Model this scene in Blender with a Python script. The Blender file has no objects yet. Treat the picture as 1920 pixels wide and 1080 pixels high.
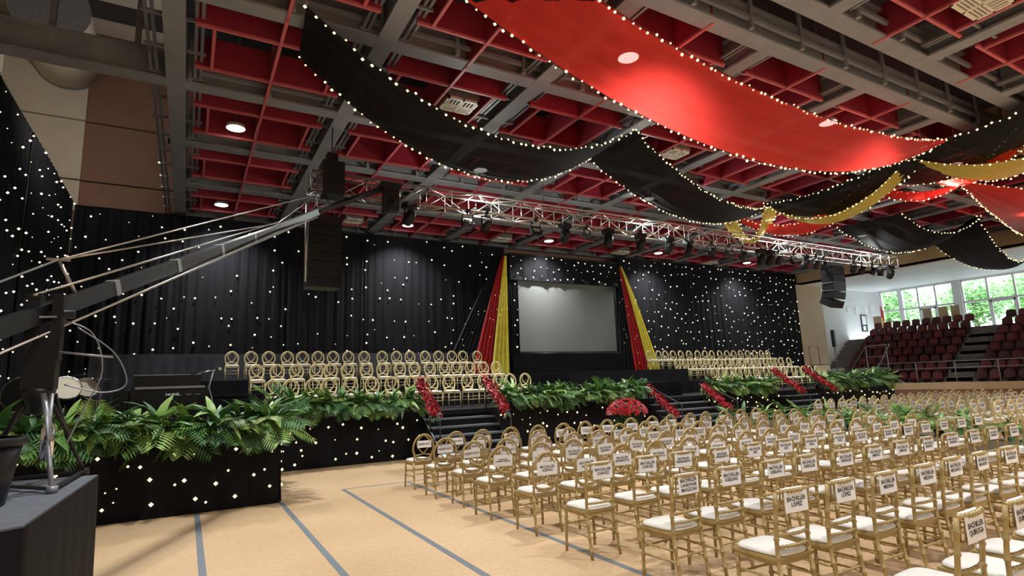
import bpy, math, random
from mathutils import Vector, Matrix
random.seed(7)
S = bpy.context.scene
COL = S.collection

# ------------------------------------------------------------------ camera
F, YAW, PIT, ROL, HC = 1061.5085, 0.521370819, 0.166317539, -0.0352322102, 1.75
def _axes():
    cy, sy, cp, sp = math.cos(YAW), math.sin(YAW), math.cos(PIT), math.sin(PIT)
    f = Vector((sy*cp, cy*cp, sp)); rt = Vector((cy, -sy, 0)); up = rt.cross(f)
    c, s = math.cos(ROL), math.sin(ROL)
    return c*rt + s*up, -s*rt + c*up, f
RT, UP, FW = _axes()
CAM = Vector((0, 0, HC))
cd = bpy.data.cameras.new('camera'); cam = bpy.data.objects.new('camera', cd); COL.objects.link(cam)
cd.sensor_width = 36; cd.lens = 36*F/1920; cd.clip_end = 300; cd.clip_start = .05
cam.matrix_world = Matrix(((RT.x, UP.x, -FW.x, 0), (RT.y, UP.y, -FW.y, 0), (RT.z, UP.z, -FW.z, HC), (0, 0, 0, 1)))
S.camera = cam
def ray(u, v): return RT*((u-960)/F) + UP*(-(v-540)/F) + FW
def aty(u, v, y): d = ray(u, v); return CAM + d*(y/d.y)
def atx(u, v, x): d = ray(u, v); return CAM + d*(x/d.x)
def atz(u, v, z): d = ray(u, v); return CAM + d*((z-HC)/d.z)
def pix(p):
    d = Vector(p) - CAM; w = d.dot(FW)
    return (960+F*d.dot(RT)/w, 540-F*d.dot(UP)/w) if w > .05 else None
def seen(p, m=60):
    q = pix(p); return q is not None and -m < q[0] < 1920+m and -m < q[1] < 1080+m

# ------------------------------------------------------------------ world and exposure
W = bpy.data.worlds.new('world'); S.world = W; W.use_nodes = True
bg = W.node_tree.nodes['Background']; bg.inputs[0].default_value = (.86, .95, 1, 1); bg.inputs[1].default_value = 9.0
S.view_settings.view_transform = 'Standard'; S.view_settings.look = 'None'
S.view_settings.gamma = 1; S.view_settings.use_curve_mapping = False
S.view_settings.exposure = -0.2
LAMP_W = 620       # each ceiling downlight
GLOW = 14

# ------------------------------------------------------------------ materials
def mat(name, col, rough=.6, metal=0, var=.12, scale=6, bump=0, bscale=None, emit=None, estr=0, spec=.5, sheen=0, stretch=None):
    m = bpy.data.materials.new(name); m.use_nodes = True
    nt = m.node_tree; b = nt.nodes['Principled BSDF']
    b.inputs['Roughness'].default_value = rough; b.inputs['Metallic'].default_value = metal
    b.inputs['Specular IOR Level'].default_value = spec
    if sheen: b.inputs['Sheen Weight'].default_value = sheen
    tc = nt.nodes.new('ShaderNodeTexCoord'); src = tc.outputs['Object']
    if stretch:
        mp = nt.nodes.new('ShaderNodeMapping'); mp.inputs['Scale'].default_value = stretch
        nt.links.new(src, mp.inputs[0]); src = mp.outputs[0]
    if var:
        n = nt.nodes.new('ShaderNodeTexNoise'); n.inputs['Scale'].default_value = scale; n.inputs['Detail'].default_value = 4
        r = nt.nodes.new('ShaderNodeValToRGB')
        r.color_ramp.elements[0].position = .3; r.color_ramp.elements[1].position = .7
        r.color_ramp.elements[0].color = (*[c*(1-var) for c in col], 1)
        r.color_ramp.elements[1].color = (*[min(1, c*(1+var)) for c in col], 1)
        nt.links.new(src, n.inputs['Vector']); nt.links.new(n.outputs['Fac'], r.inputs[0]); nt.links.new(r.outputs[0], b.inputs['Base Color'])
    else:
        b.inputs['Base Color'].default_value = (*col, 1)
    if bump:
        n2 = nt.nodes.new('ShaderNodeTexNoise'); n2.inputs['Scale'].default_value = bscale or 40; n2.inputs['Detail'].default_value = 3
        bp = nt.nodes.new('ShaderNodeBump'); bp.inputs['Strength'].default_value = bump; bp.inputs['Distance'].default_value = .02
        nt.links.new(src, n2.inputs['Vector']); nt.links.new(n2.outputs['Fac'], bp.inputs['Height']); nt.links.new(bp.outputs[0], b.inputs['Normal'])
    if emit:
        b.inputs['Emission Color'].default_value = (*emit, 1); b.inputs['Emission Strength'].default_value = estr
    return m
def sheer(name, col, trans=.35, clear=.06, rough=.5):
    m = mat(name, col, rough, var=.1, scale=3, bump=.55, bscale=9, spec=.12, stretch=(.07, 1.5, 1.5))
    nt = m.node_tree; b = nt.nodes['Principled BSDF']; out = nt.nodes['Material Output']
    t = nt.nodes.new('ShaderNodeBsdfTranslucent'); t.inputs[0].default_value = (*col, 1)
    x = nt.nodes.new('ShaderNodeMixShader'); x.inputs[0].default_value = trans
    nt.links.new(b.outputs[0], x.inputs[1]); nt.links.new(t.outputs[0], x.inputs[2])
    c = nt.nodes.new('ShaderNodeBsdfTransparent'); c.inputs[0].default_value = (*[min(1, .6+v) for v in col], 1)
    y = nt.nodes.new('ShaderNodeMixShader'); y.inputs[0].default_value = clear
    nt.links.new(x.outputs[0], y.inputs[1]); nt.links.new(c.outputs[0], y.inputs[2]); nt.links.new(y.outputs[0], out.inputs[0])
    return m
def glow(name, col, st, sample=False):
    m = mat(name, (.9, .9, .85), .4, var=0, emit=col, estr=st)
    m.cycles.emission_sampling = 'AUTO' if sample else 'NONE'
    return m
M = {}
M['gold'] = mat('gold paint', (.42, .315, .135), .42, .2, .15, 9, spec=.5)
M['goldpale'] = mat('champagne gold paint', (.66, .56, .30), .4, .12, .1, 9)
M['cushion'] = mat('white vinyl cushion', (.86, .85, .81), .45, var=.04, scale=12, bump=.15, bscale=30)
M['paper'] = mat('white paper', (.92, .92, .95), .7, var=.03)
M['ink'] = mat('black ink', (.03, .03, .035), .6, var=0)
M['black_cloth'] = mat('black cloth', (.0075, .0075, .0105), .75, var=.25, scale=2.5, bump=.3, bscale=9, spec=.15, stretch=(1, 1, .15))
M['black_fab'] = mat('black stage carpet', (.011, .011, .014), .8, spec=.2, var=.2, scale=30, bump=.2, bscale=120)
M['podium_top'] = mat('dark grey felt', (.12, .135, .165), .85, var=.15, scale=12, bump=.3, bscale=160)
M['black_plastic'] = mat('black plastic', (.010, .010, .012), .4, var=.1, spec=.3)
M['black_metal'] = mat('black powder coat', (.014, .014, .017), .42, .2, .1)
M['steel'] = mat('bare aluminium', (.48, .455, .43), .34, .9, .1, 20)
M['chrome'] = mat('chrome', (.8, .82, .85), .12, 1, .03)
M['greymetal'] = mat('grey galvanised metal', (.30, .31, .34), .45, .6, .1)
M['beam'] = mat('grey painted steel', (.255, .262, .29), .55, .0, .1, 2)
M['roof'] = mat('dark roof deck', (.045, .045, .05), .8, var=.2, scale=1)
M['redpanel'] = mat('red acoustic panel', (.31, .016, .042), .65, var=.12, scale=2)
M['redrail'] = mat('light-catching red rail', (.60, .13, .15), .45, var=.06)  # lighter than the panels: light caught on the rails is put into the colour
M['floor'] = None
M['tape'] = mat('grey tape', (.17, .20, .23), .5, var=.1, scale=14)
M['beige'] = mat('beige painted panel', (.66, .59, .48), .6, var=.06, scale=1.2)
M['brown'] = mat('brown painted panel', (.26, .14, .092), .6, var=.08, scale=1.2)
M['tan'] = mat('tan painted plaster', (.55, .42, .27), .6, var=.06, scale=1.5)
M['white'] = mat('white plaster', (.80, .82, .84), .6, var=.03, scale=1.5)
M['offwhite'] = mat('ivory enamel', (.82, .78, .68), .4, var=.04)
M['screen'] = mat('matte projection fabric', (.19, .205, .203), .8, var=.02, scale=40)
M['red_cloth'] = sheer('red drape cloth', (.76, .055, .045), .28, .075)
M['black_sheer'] = sheer('black drape cloth', (.012, .012, .015), .08, .03, .75)
M['gold_cloth'] = sheer('yellow gold drape cloth', (1.0, .80, .20), .5, .03)
M['redpleat'] = mat('red satin', (.52, .018, .024), .45, var=.12, scale=4)
M['yelpleat'] = mat('yellow satin', (.88, .80, .12), .45, var=.1, scale=4)
M['blackpleat'] = mat('black satin', (.014, .016, .023), .45, spec=.3, var=.1, scale=4)
M['led'] = glow('warm led', (1, .84, .42), 2.4)
M['ledw'] = glow('warm white led', (1, .9, .66), 2.6)
M['down'] = glow('downlight lens', (1, .99, .93), GLOW)
M['leaf'] = mat('green leaf', (.12, .26, .065), .42, var=.35, scale=3)
M['leaf2'] = mat('light green leaf', (.26, .42, .11), .42, var=.3, scale=3)
M['leaf3'] = mat('dark green leaf', (.07, .18, .07), .42, var=.3, scale=3)
M['tree'] = mat('tree leaf', (.16, .34, .10), .6, var=.4, scale=2)
M['bark'] = mat('bark', (.12, .09, .06), .9)
M['petal'] = mat('red petal', (.42, .008, .02), .5, var=.35, scale=8)
M['maroon'] = mat('maroon seat plastic', (.16, .028, .034), .5, var=.15, scale=4)
M['maroon2'] = mat('dark maroon seat plastic', (.085, .02, .028), .5, var=.15, scale=4)
M['concrete'] = mat('grey concrete', (.20, .195, .19), .8, var=.12, scale=4)
M['pave'] = mat('pale terrace paving', (.6, .6, .57), .8, var=.1, scale=2)
M['greycloth'] = mat('charcoal satin cloth', (.05, .057, .075), .5, var=.2, scale=3, bump=.3, bscale=5)
M['drumhead'] = mat('cream drumhead', (.72, .66, .52), .5, var=.05)
M['yellowflag'] = mat('yellow flag cloth', (.85, .6, .08), .6)
M['redflag'] = mat('red flag cloth', (.7, .05, .05), .6)
M['cyangel'] = mat('pale lens glass', (.34, .38, .40), .2, var=.02)
def floor_mat():
    m = mat('tan sheet vinyl floor', (.60, .40, .215), .38, var=0)
    nt = m.node_tree; b = nt.nodes['Principled BSDF']; tc = nt.nodes.new('ShaderNodeTexCoord')
    n1 = nt.nodes.new('ShaderNodeTexNoise'); n1.inputs['Scale'].default_value = .5; n1.inputs['Detail'].default_value = 5
    n2 = nt.nodes.new('ShaderNodeTexNoise'); n2.inputs['Scale'].default_value = 18; n2.inputs['Detail'].default_value = 6
    r1 = nt.nodes.new('ShaderNodeValToRGB'); r1.color_ramp.elements[0].color = (.62, .43, .25, 1); r1.color_ramp.elements[1].color = (.70, .50, .305, 1)
    r1.color_ramp.elements[0].position = .35; r1.color_ramp.elements[1].position = .65
    r2 = nt.nodes.new('ShaderNodeValToRGB'); r2.color_ramp.elements[0].color = (.86, .86, .86, 1); r2.color_ramp.elements[1].color = (1, 1, 1, 1)
    r2.color_ramp.elements[0].position = .3; r2.color_ramp.elements[1].position = .55
    mx = nt.nodes.new('ShaderNodeMix'); mx.data_type = 'RGBA'; mx.blend_type = 'MULTIPLY'; mx.inputs[0].default_value = 1
    L = nt.links.new
    L(tc.outputs['Object'], n1.inputs['Vector']); L(tc.outputs['Object'], n2.inputs['Vector'])
    L(n1.outputs['Fac'], r1.inputs[0]); L(n2.outputs['Fac'], r2.inputs[0]); L(r1.outputs[0], mx.inputs[6]); L(r2.outputs[0], mx.inputs[7])
    L(mx.outputs[2], b.inputs['Base Color'])
    wv = nt.nodes.new('ShaderNodeTexNoise'); wv.inputs['Scale'].default_value = 1.6
    mp = nt.nodes.new('ShaderNodeMapping'); mp.inputs['Scale'].default_value = (.25, 2.2, 1)
    bp = nt.nodes.new('ShaderNodeBump'); bp.inputs['Strength'].default_value = .12; bp.inputs['Distance'].default_value = .03
    L(tc.outputs['Object'], mp.inputs[0]); L(mp.outputs[0], wv.inputs['Vector']); L(wv.outputs['Fac'], bp.inputs['Height']); L(bp.outputs[0], b.inputs['Normal'])
    return m
M['floor'] = floor_mat()
def glass_mat():
    m = bpy.data.materials.new('window glass'); m.use_nodes = True; nt = m.node_tree
    nt.nodes.remove(nt.nodes['Principled BSDF']); out = nt.nodes['Material Output']
    a = nt.nodes.new('ShaderNodeBsdfTransparent'); a.inputs[0].default_value = (.93, .97, .97, 1)
    g = nt.nodes.new('ShaderNodeBsdfGlossy'); g.inputs['Roughness'].default_value = .03
    f = nt.nodes.new('ShaderNodeFresnel'); f.inputs[0].default_value = 1.45
    x = nt.nodes.new('ShaderNodeMixShader')
    nt.links.new(f.outputs[0], x.inputs[0]); nt.links.new(a.outputs[0], x.inputs[1]); nt.links.new(g.outputs[0], x.inputs[2]); nt.links.new(x.outputs[0], out.inputs[0])
    return m
M['glass'] = glass_mat()

# ------------------------------------------------------------------ mesh helpers
class MB:
    def __init__(s): s.v = []; s.f = []; s.mi = []; s.sm = []
    def add(s, vs, fs, mi=0, smooth=False):
        o = len(s.v); s.v += [tuple(p) for p in vs]
        for f in fs: s.f.append(tuple(i+o for i in f)); s.mi.append(mi); s.sm.append(smooth)
        return s
    def box(s, x0, x1, y0, y1, z0, z1, mi=0, mt=None):
        vs = [Vector((x, y, z)) for z in (z0, z1) for y in (y0, y1) for x in (x0, x1)]
        if mt: vs = [mt @ p for p in vs]
        return s.add(vs, [(0, 2, 3, 1), (4, 5, 7, 6), (0, 1, 5, 4), (2, 6, 7, 3), (0, 4, 6, 2), (1, 3, 7, 5)], mi)
    def bar(s, a, b, w, h, mi=0):                       # rectangular bar between two points
        a, b = Vector(a), Vector(b); d = (b-a); L = d.length
        if L < 1e-6: return s
        z = d/L; x = z.cross(Vector((0, 0, 1)))
        x = Vector((1, 0, 0)) if x.length < 1e-4 else x.normalized()
        y = z.cross(x)
        vs = [p + x*(w/2*i) + y*(h/2*j) for p in (a, b) for i, j in ((-1, -1), (1, -1), (1, 1), (-1, 1))]
        return s.add(vs, [(0, 1, 2, 3), (7, 6, 5, 4), (0, 4, 5, 1), (1, 5, 6, 2), (2, 6, 7, 3), (3, 7, 4, 0)], mi)
    def tube(s, pts, r, n=6, mi=0, closed=False, cap=True):
        pts = [Vector(p) for p in pts]; k = len(pts)
        rs = r if isinstance(r, (list, tuple)) else [r]*k
        vs = []; prev = None
        for i, p in enumerate(pts):
            if closed: t = pts[(i+1) % k] - pts[i-1]
            else: t = pts[min(i+1, k-1)] - pts[max(i-1, 0)]
            t.normalize()
            if prev is None:
                x = t.orthogonal().normalized()
            else:
                x = prev - t*prev.dot(t)
                x = x.normalized() if x.length > 1e-6 else t.orthogonal().normalized()
            prev = x; y = t.cross(x)
            for j in range(n):
                a = 2*math.pi*j/n; vs.append(p + (x*math.cos(a)+y*math.sin(a))*rs[i])
        fs = []
        for i in range(k if closed else k-1):
            for j in range(n):
                a, b = i*n+j, i*n+(j+1) % n; c, d = ((i+1) % k)*n+(j+1) % n, ((i+1) % k)*n+j
                fs.append((a, b, c, d))
        s.add(vs, fs, mi, True)
        if cap and not closed:
            o = len(s.v)-len(vs)
            s.f.append(tuple(o+j for j in range(n))[::-1]); s.mi.append(mi); s.sm.append(False)
            s.f.append(tuple(o+(k-1)*n+j for j in range(n))); s.mi.append(mi); s.sm.append(False)
        return s
    def lathe(s, prof, n=16, mi=0, mt=None, smooth=True):
        vs = [Vector((r*math.cos(2*math.pi*j/n), r*math.sin(2*math.pi*j/n), z)) for r, z in prof for j in range(n)]
        if mt: vs = [mt @ p for p in vs]
        fs = [(i*n+j, i*n+(j+1) % n, (i+1)*n+(j+1) % n, (i+1)*n+j) for i in range(len(prof)-1) for j in range(n)]
        return s.add(vs, fs, mi, smooth)
    def grid(s, fn, nu, nv, mi=0, smooth=True):
        vs = [fn(i/nu, j/nv) for i in range(nu+1) for j in range(nv+1)]
        w = nv+1
        fs = [(i*w+j, (i+1)*w+j, (i+1)*w+j+1, i*w+j+1) for i in range(nu) for j in range(nv)]
        return s.add(vs, fs, mi, smooth)
    def blob(s, c, r, mi=0, n=6):                        # small octa bulb
        c = Vector(c)
        vs = [c+Vector(d)*r for d in ((1, 0, 0), (-1, 0, 0), (0, 1, 0), (0, -1, 0), (0, 0, 1), (0, 0, -1))]
        return s.add(vs, [(0, 2, 4), (2, 1, 4), (1, 3, 4), (3, 0, 4), (2, 0, 5), (1, 2, 5), (3, 1, 5), (0, 3, 5)], mi, True)
    def mesh(s, name, *mats):
        me = bpy.data.meshes.new(name); me.from_pydata([tuple(v) for v in s.v], [], s.f)
        for m in mats: me.materials.append(m)
        me.polygons.foreach_set('material_index', s.mi); me.polygons.foreach_set('use_smooth', s.sm)
        me.update(); return me
def put(name, me, parent=None, loc=(0, 0, 0), rz=0, kind=None):
    o = bpy.data.objects.new(name, me); COL.objects.link(o); o.location = loc
    if rz: o.rotation_euler = (0, 0, rz)
    if parent: o.parent = parent
    if kind: o['kind'] = kind
    return o
def tag(o, label, cat, group=None):
    o['label'] = label; o['category'] = cat
    if group: o['group'] = group
    return o
def thing(name, label, cat, loc=(0, 0, 0), rz=0, group=None):
    return tag(put(name, None, None, loc, rz), label, cat, group)
def struct(name, me, parent=None):
    return put(name, me, parent, kind='structure')
def box_mesh(name, m, *a): return MB().box(*a).mesh(name, m)
ORD = ['zeroth', 'first', 'second', 'third', 'fourth', 'fifth', 'sixth', 'seventh', 'eighth', 'ninth', 'tenth', 'eleventh', 'twelfth', 'thirteenth', 'fourteenth', 'fifteenth', 'sixteenth', 'seventeenth', 'eighteenth', 'nineteenth', 'twentieth', 'twenty-first', 'twenty-second', 'twenty-third', 'twenty-fourth', 'twenty-fifth', 'twenty-sixth']

# ------------------------------------------------------------------ the hall
ZB = 8.0
struct('floor', box_mesh('floor', M['floor'], -6.1, 34.2, -9, 22.8, -.1, 0))
roof = struct('ceiling', box_mesh('ceiling', M['roof'], -6.3, 34.3, -9.2, 23, 14.4, 14.6))
struct('wall_left', box_mesh('wall', M['beige'], -6.3, -6.05, -9.2, 23, 0, 14.4))
wb = struct('wall_back', box_mesh('wall', M['brown'], -6.3, 43.2, 22.8, 23, 0, 14.4))
struct('wall_behind', box_mesh('wall', M['beige'], -6.3, 43.2, -9.2, -9, 0, 14.4))
# big wall panels above the left curtain, joints recessed
for i, (z0, z1) in enumerate(((6.4, 8.86), (8.92, 10.95), (11.01, 13.0), (13.06, 14.38))):
    put('wall_panel', box_mesh('wall_panel', M['beige'], -6.0, -3.43, 22.55, 22.79, z0, z1), wb)
    put('wall_panel', box_mesh('wall_panel', M['brown'], -3.42, -.2, 22.62, 22.79, z0, z1), wb)
# right side: fascia, soffit, white side wall, column
struct('wall_right', box_mesh('fascia', M['tan'], 34, 34.3, -9, 22.8, 7.3, 14.4))
struct('trim_1', box_mesh('soffit', M['white'], 34, 43.2, -9, 22.8, 7.32, 7.45))
struct('wall_alcove', box_mesh('side', M['white'], 36.12, 43.1, 22.3, 22.79, 0, 7.32))
col_ = tag(put('corner_pilaster', MB().box(33.45, 36.08, 21.95, 22.78, 0, 7.2).box(33.42, 36.1, 21.9, 22.78, 7.2, 7.31).mesh('pilaster', M['tan'])), 'tan plastered corner pilaster between the star curtain and the white wall', 'pilaster')
# beams: flanged steel, along Y then along X
BX = [-.5+3.36*k for k in range(11)]
BY = [-4.3, -1.1, 2.0, 5.1, 6.2, 9.4, 12.6, 15.75, 19.05, 22.6]
def ibeam(L, w=.34, h=.7, side=True):
    b = MB().box(0, L, -w/2, w/2, 0, .05).box(0, L, -.03, .03, .05, h-.05).box(0, L, -w/2, w/2, h-.05, h)
    return b
myb = ibeam(32.2).mesh('beam', M['beam']); mxb = ibeam(40.3, .34, .6).mesh('beam', M['beam']); mxs = ibeam(34.5, .34, .6).mesh('beam', M['beam'])
mya = ibeam(14.1).mesh('beam', M['beam']); myc = ibeam(16.6).mesh('beam', M['beam'])
for x in BX:
    put('beam', mya, roof, (x, -9, ZB), math.pi/2); put('beam', myc, roof, (x, 6.2, ZB), math.pi/2)
for y in BY:
    put('cross_beam', mxs if y > 13 else mxb, roof, (-.5 if y > 13 else -5.9, y, ZB+.004))
tray = MB()
for sx in (-.33, -.43, .33, .43): tray.box(sx-.028, sx+.028, 6.4, 22.5, .05, .1).box(sx-.028, sx+.028, -9, 4.9, .05, .1)
k = -8.6
while k < 22:
    if not 4.8 < k < 6.4: tray.box(-.5, .5, k, k+.05, .0, .05)
    k += 1.05
mt = tray.mesh('cable_tray', M['greymetal'])
for x in BX: put('cable_tray', mt, roof, (x, 0, ZB+.08))
hang = MB()
for i in range(2, 26): hang.box(-3.3+i*1.5, -3.22+i*1.5, -.25, -.2, .12, .9).box(-3.3+i*1.5, -3.22+i*1.5, -.25, -.1, .05, .12)
mh = hang.mesh('hanger_row', M['beam'])
hang2 = MB().box(-.3, 34, -.24, -.17, .22, .3).box(-.3, 34, .17, .24, .22, .3).mesh('conduit', M['beam'])
for y in BY: put('hanger_row', mh, roof, (0, y, ZB)); put('conduit', hang2, roof, (0, y, ZB))
# red baffles
def baffle(L, h=.68, rail=.05):
    return MB().box(-L/2, L/2, -.018, .018, rail, h, 0).box(-L/2, L/2, -.028, .028, 0, rail, 1)
mlong = baffle(2.72).mesh('baffle', M['redpanel'], M['redrail'])
mmid = baffle(3.3).mesh('baffle', M['redpanel'], M['redrail'])
mshort = baffle(1.46).mesh('baffle', M['redpanel'], M['redrail'])
bays = [(2.0, 5.1), (6.2, 9.4), (9.4, 12.6), (12.6, 15.75), (15.75, 19.05), (19.05, 22.6)]
for k in range(10):
    cx = BX[k]+1.68
    for y0, y1 in bays:
        cy = (y0+y1)/2
        if not any(seen((cx+dx, cy+dy, ZB), 80) for dx in (-1.5, 0, 1.5) for dy in (-1.4, 0, 1.4)): continue
        for dy in (-.74, .74): put('red_baffle', mlong, roof, (cx, cy+dy, ZB+.005))
        put('red_spine_baffle', mmid, roof, (cx, cy, ZB-.015), math.pi/2)
        if cx < 22:
            for dx in (-1.07, 1.07): put('red_short_baffle', mshort, roof, (cx+dx, cy, ZB+.01), math.pi/2)
# ducts in the roof void
def duct(name, a, b, r, m, label):
    t = thing(name, label, 'duct', a)
    a, b = Vector(a), Vector(b)
    put('duct_body', MB().tube([Vector(), b-a], r, 20).mesh('duct', M[m]), t)
    n = max(2, int((b-a).length/1.6))
    d = (b-a).normalized()
    for i in range(n+1):
        p = (b-a)*(i/n); put('duct_flange', MB().tube([p-d*.03, p+d*.03], r*1.03, 20).mesh('flange', M['greymetal']), t)
duct('air_duct', (-4.0, 19.3, 12.95), (-4.0, 22.5, 12.95), .95, 'beige', 'wide round beige air duct above the left star curtain')
duct('air_duct', (2.2, 7.8, 8.95), (33, 7.8, 8.95), .33, 'greymetal', 'long grey round air duct running across above the red baffles')
duct('air_duct', (-3.5, 5.65, 9.0), (33, 5.65, 9.0), .28, 'roof', 'dark round duct between the paired grey roof beams')
up = MB()
for x in (-2.55, -1.2):
    up.box(x-.05, x+.05, 12.55, 12.65, 8.3, 14.3)
put('roof_strut', up.mesh('strut', M['beam']), roof)
put('roof_purlin', MB().box(-6.0, -.4, 17.2, 17.4, 13.6, 14.2).box(-6.0, -.4, 20.4, 20.6, 13.7, 14.2).mesh('purlin', M['roof']), roof)
put('roof_soffit', MB().box(-6.0, -.6, 9.6, 22.5, 14.22, 14.38).mesh('roof_soffit', M['beige']), roof)
tag(put('wall_post', MB().box(-3.95, -3.72, 14.5, 14.75, 0, 9.6).mesh('post', M['beige'])), 'pale vertical post rising behind the left star curtain', 'post')

# ------------------------------------------------------------------ downlights
dl = MB().lathe([(.0, -.012), (.15, -.012), (.15, .0)], 20, 0).lathe([(.15, -.02), (.19, -.02), (.19, .22), (.15, .22)], 20, 1).lathe([(.19, .22), (.0, .22)], 20, 1)
ml_lens = MB().lathe([(.0, -.045), (.13, -.04), (.205, -.01)], 20).mesh('lens', M['down'])
ml_house = MB().lathe([(.205, -.02), (.225, -.02), (.228, 0), (.2, .07), (.0, .07)], 20).mesh('housing', M['offwhite'])
lamp_names = []
LX = [.72, 7.35, 14.06, 20.8, 27.65]
LY = [(20.95, 'above the back of the stage'), (14.45, 'above the stage front'), (7.8, 'over the chair rows'), (1.1, 'overhead, out of frame'), (-5.6, 'at the rear of the hall')]
for iy, (y, wh) in enumerate(LY):
    for ix, x in enumerate(LX):
        t = thing('downlight', 'round white ceiling downlight %s, %s from the left' % (wh, ORD[ix+1]), 'light', (x, y, ZB+.1), 0, 'hall ceiling downlights')
        put('housing', ml_house, t); put('lens', ml_lens, t)
        put('hanger_rod', MB().tube([(0, 0, .05), (0, 0, 6.2)], .012, 5).mesh('rod', M['greymetal']), t)
        ld = bpy.data.lights.new('downlight_lamp', 'SPOT'); ld.energy = LAMP_W*4; ld.spot_size = math.radians(126); ld.spot_blend = 1
        ld.shadow_soft_size = .16; ld.color = (1, .985, .95)
        lo = bpy.data.objects.new('downlight_lamp', ld); COL.objects.link(lo); lo.parent = t; lo.location = (0, 0, -.06)
t = thing('wall_floodlight', 'small white floodlight clamped on the leftmost ceiling beam', 'light', (-.85, 16.6, 8.35))
put('clamp', MB().box(.1, .3, -.04, .04, -.06, .06).mesh('clamp', M['black_metal']), t)
put('housing', MB().box(-.1, .1, -.16, .16, -.1, .1).mesh('housing', M['offwhite']), t)
put('lens', MB().box(-.115, -.1, -.14, .14, -.08, .08).mesh('lens', M['down']), t)
ld = bpy.data.lights.new('wall_floodlight_lamp', 'SPOT'); ld.energy = 430; ld.spot_size = math.radians(165); ld.spot_blend = .8; ld.shadow_soft_size = .1; ld.color = (1, .95, .88)
lo = bpy.data.objects.new('wall_floodlight_lamp', ld); COL.objects.link(lo); lo.parent = t; lo.location = (-.16, 0, 0)
lo.rotation_euler = Vector((-.75, .45, .5)).to_track_quat('-Z', 'Y').to_euler()
# ceiling vents
def vent(px, py, w, d, label, z=ZB-.02):
    p = atz(px, py, z); t = thing('ceiling_vent', label, 'vent', p, 0, 'white ceiling air vents')
    fr = MB()
    for a in ((-w/2, w/2, -d/2, -d/2+.05), (-w/2, w/2, d/2-.05, d/2), (-w/2, -w/2+.05, -d/2, d/2), (w/2-.05, w/2, -d/2, d/2), (-.02, .02, -d/2, d/2), (-w/2, w/2, -.02, .02)): fr.box(*a, 0, .06)
    put('vent_frame', fr.mesh('vent_frame', M['offwhite']), t)
    put('vent_back', box_mesh('vent_back', M['concrete'], -w/2, w/2, -d/2, d/2, .06, .3), t)
    sl = MB(); n = 9
    for i in range(1, n): x = -w/2+w*i/n; sl.box(x-.008, x+.02, -d/2+.05, 0-.02, .005, .05)
    for i in range(1, 5): y = d/2*i/5; sl.box(-w/2+.05, w/2-.05, y-.006, y+.02, .005, .05)
    put('vent_slats', sl.mesh('vent_slats', M['offwhite']), t, kind='stuff')
vent(860, 200, .75, .6, 'white square ceiling vent seen just above the near black drape')
vent(1842, 8, .95, .6, 'white slatted ceiling vent at the top right corner')
vent(1264, 290, .7, .6, 'white ceiling vent behind the edge of the second black swag')
vent(662, 416, .7, .6, 'white ceiling vent beside the left hanging loudspeaker')
vent(940, 451, .85, .55, 'white ceiling vent left of the screen, above the star curtain')
vent(1163, 475, .85, .55, 'white ceiling vent right above the screen')
vent(1330, 494, .85, .55, 'white ceiling vent above the right star curtain')

# ------------------------------------------------------------------ star curtains
def leds(fn, n_u, n_v, r, keep=.85, rnd=random.Random(3), jit=.33):
    b = MB()
    for i in range(n_u):
        for j in range(n_v):
            if rnd.random() > keep: continue
            u = (i+.5+rnd.uniform(-jit, jit)*1.1)/n_u; v = (j+.5+rnd.uniform(-jit, jit)*1.1)/n_v
            p = fn(min(max(u, .004), .996), min(max(v, .01), .99))
            b.blob(p, r*rnd.choice((.45, .7, .9, 1, 1.1)))
    return b
def curtain(name, label, p0, p1, z0, z1, npan, du, keep=.8, r=.04, amp=.032):
    p0, p1 = Vector((*p0, 0)), Vector((*p1, 0)); d = p1-p0; L = d.length; nrm = Vector((d.y, -d.x, 0)).normalized()
    t = thing(name, label, 'curtain', p0)
    for k in range(npan):
        ph = random.uniform(0, 6); fr = random.uniform(7, 10)
        def fn(u, v, k=k, ph=ph, fr=fr):
            q = d*(min(npan, max(0, k-.03+u*1.06))/npan); fall = (1-v)
            w = amp*(math.sin(u*fr*6.28+ph+1.3*math.sin(3*v))*(.35+.65*fall)+.5*math.sin(u*fr*2.3*6.28+ph*2))
            return q + nrm*(w+.03*(k % 2)) + Vector((0, 0, z0+(z1-z0)*v))
        put('curtain_panel', MB().grid(fn, 60, 8).mesh('curtain_panel', M['black_cloth']), t)
    nu = max(2, int(L/du)); nv = max(2, int((z1-z0)/du))
    put('star_lights', leds(lambda u, v: d*u+nrm*(amp*1.7+.02)+Vector((0, 0, z0+(z1-z0)*v)), nu, nv, r, keep).mesh('star_lights', M['ledw']), t, kind='stuff')
    put('curtain_rail', MB().tube([Vector((0, 0, z1))-nrm*.02, d+Vector((0, 0, z1))-nrm*.02], .04, 6).mesh('rail', M['black_metal']), t)
    return t
curtain('star_curtain', 'tall black curtain dotted with warm lights along the left wall', (-3.48, 8.2), (-3.48, 22.0), 0, 8.0, 5, .52, .8, .03)
curtain('star_curtain', 'wide black star light curtain behind the left stage chairs', (-3.4, 22.0), (12.3, 22.0), 1.15, 7.85, 5, .56, .78, .036)
curtain('star_curtain', 'short black star light valance above the screen', (12.35, 21.75), (18.75, 21.75), 6.35, 7.55, 1, .36, .85, .036)
curtain('star_curtain', 'narrow black star light curtain just left of the screen', (12.0, 21.82), (12.85, 21.82), 1.13, 6.4, 1, .4, .7, .042, .03)
curtain('star_curtain', 'wide black star light curtain behind the right stage chairs', (18.9, 22.0), (33.6, 22.0), 1.15, 7.95, 4, .46, .85, .04)
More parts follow.
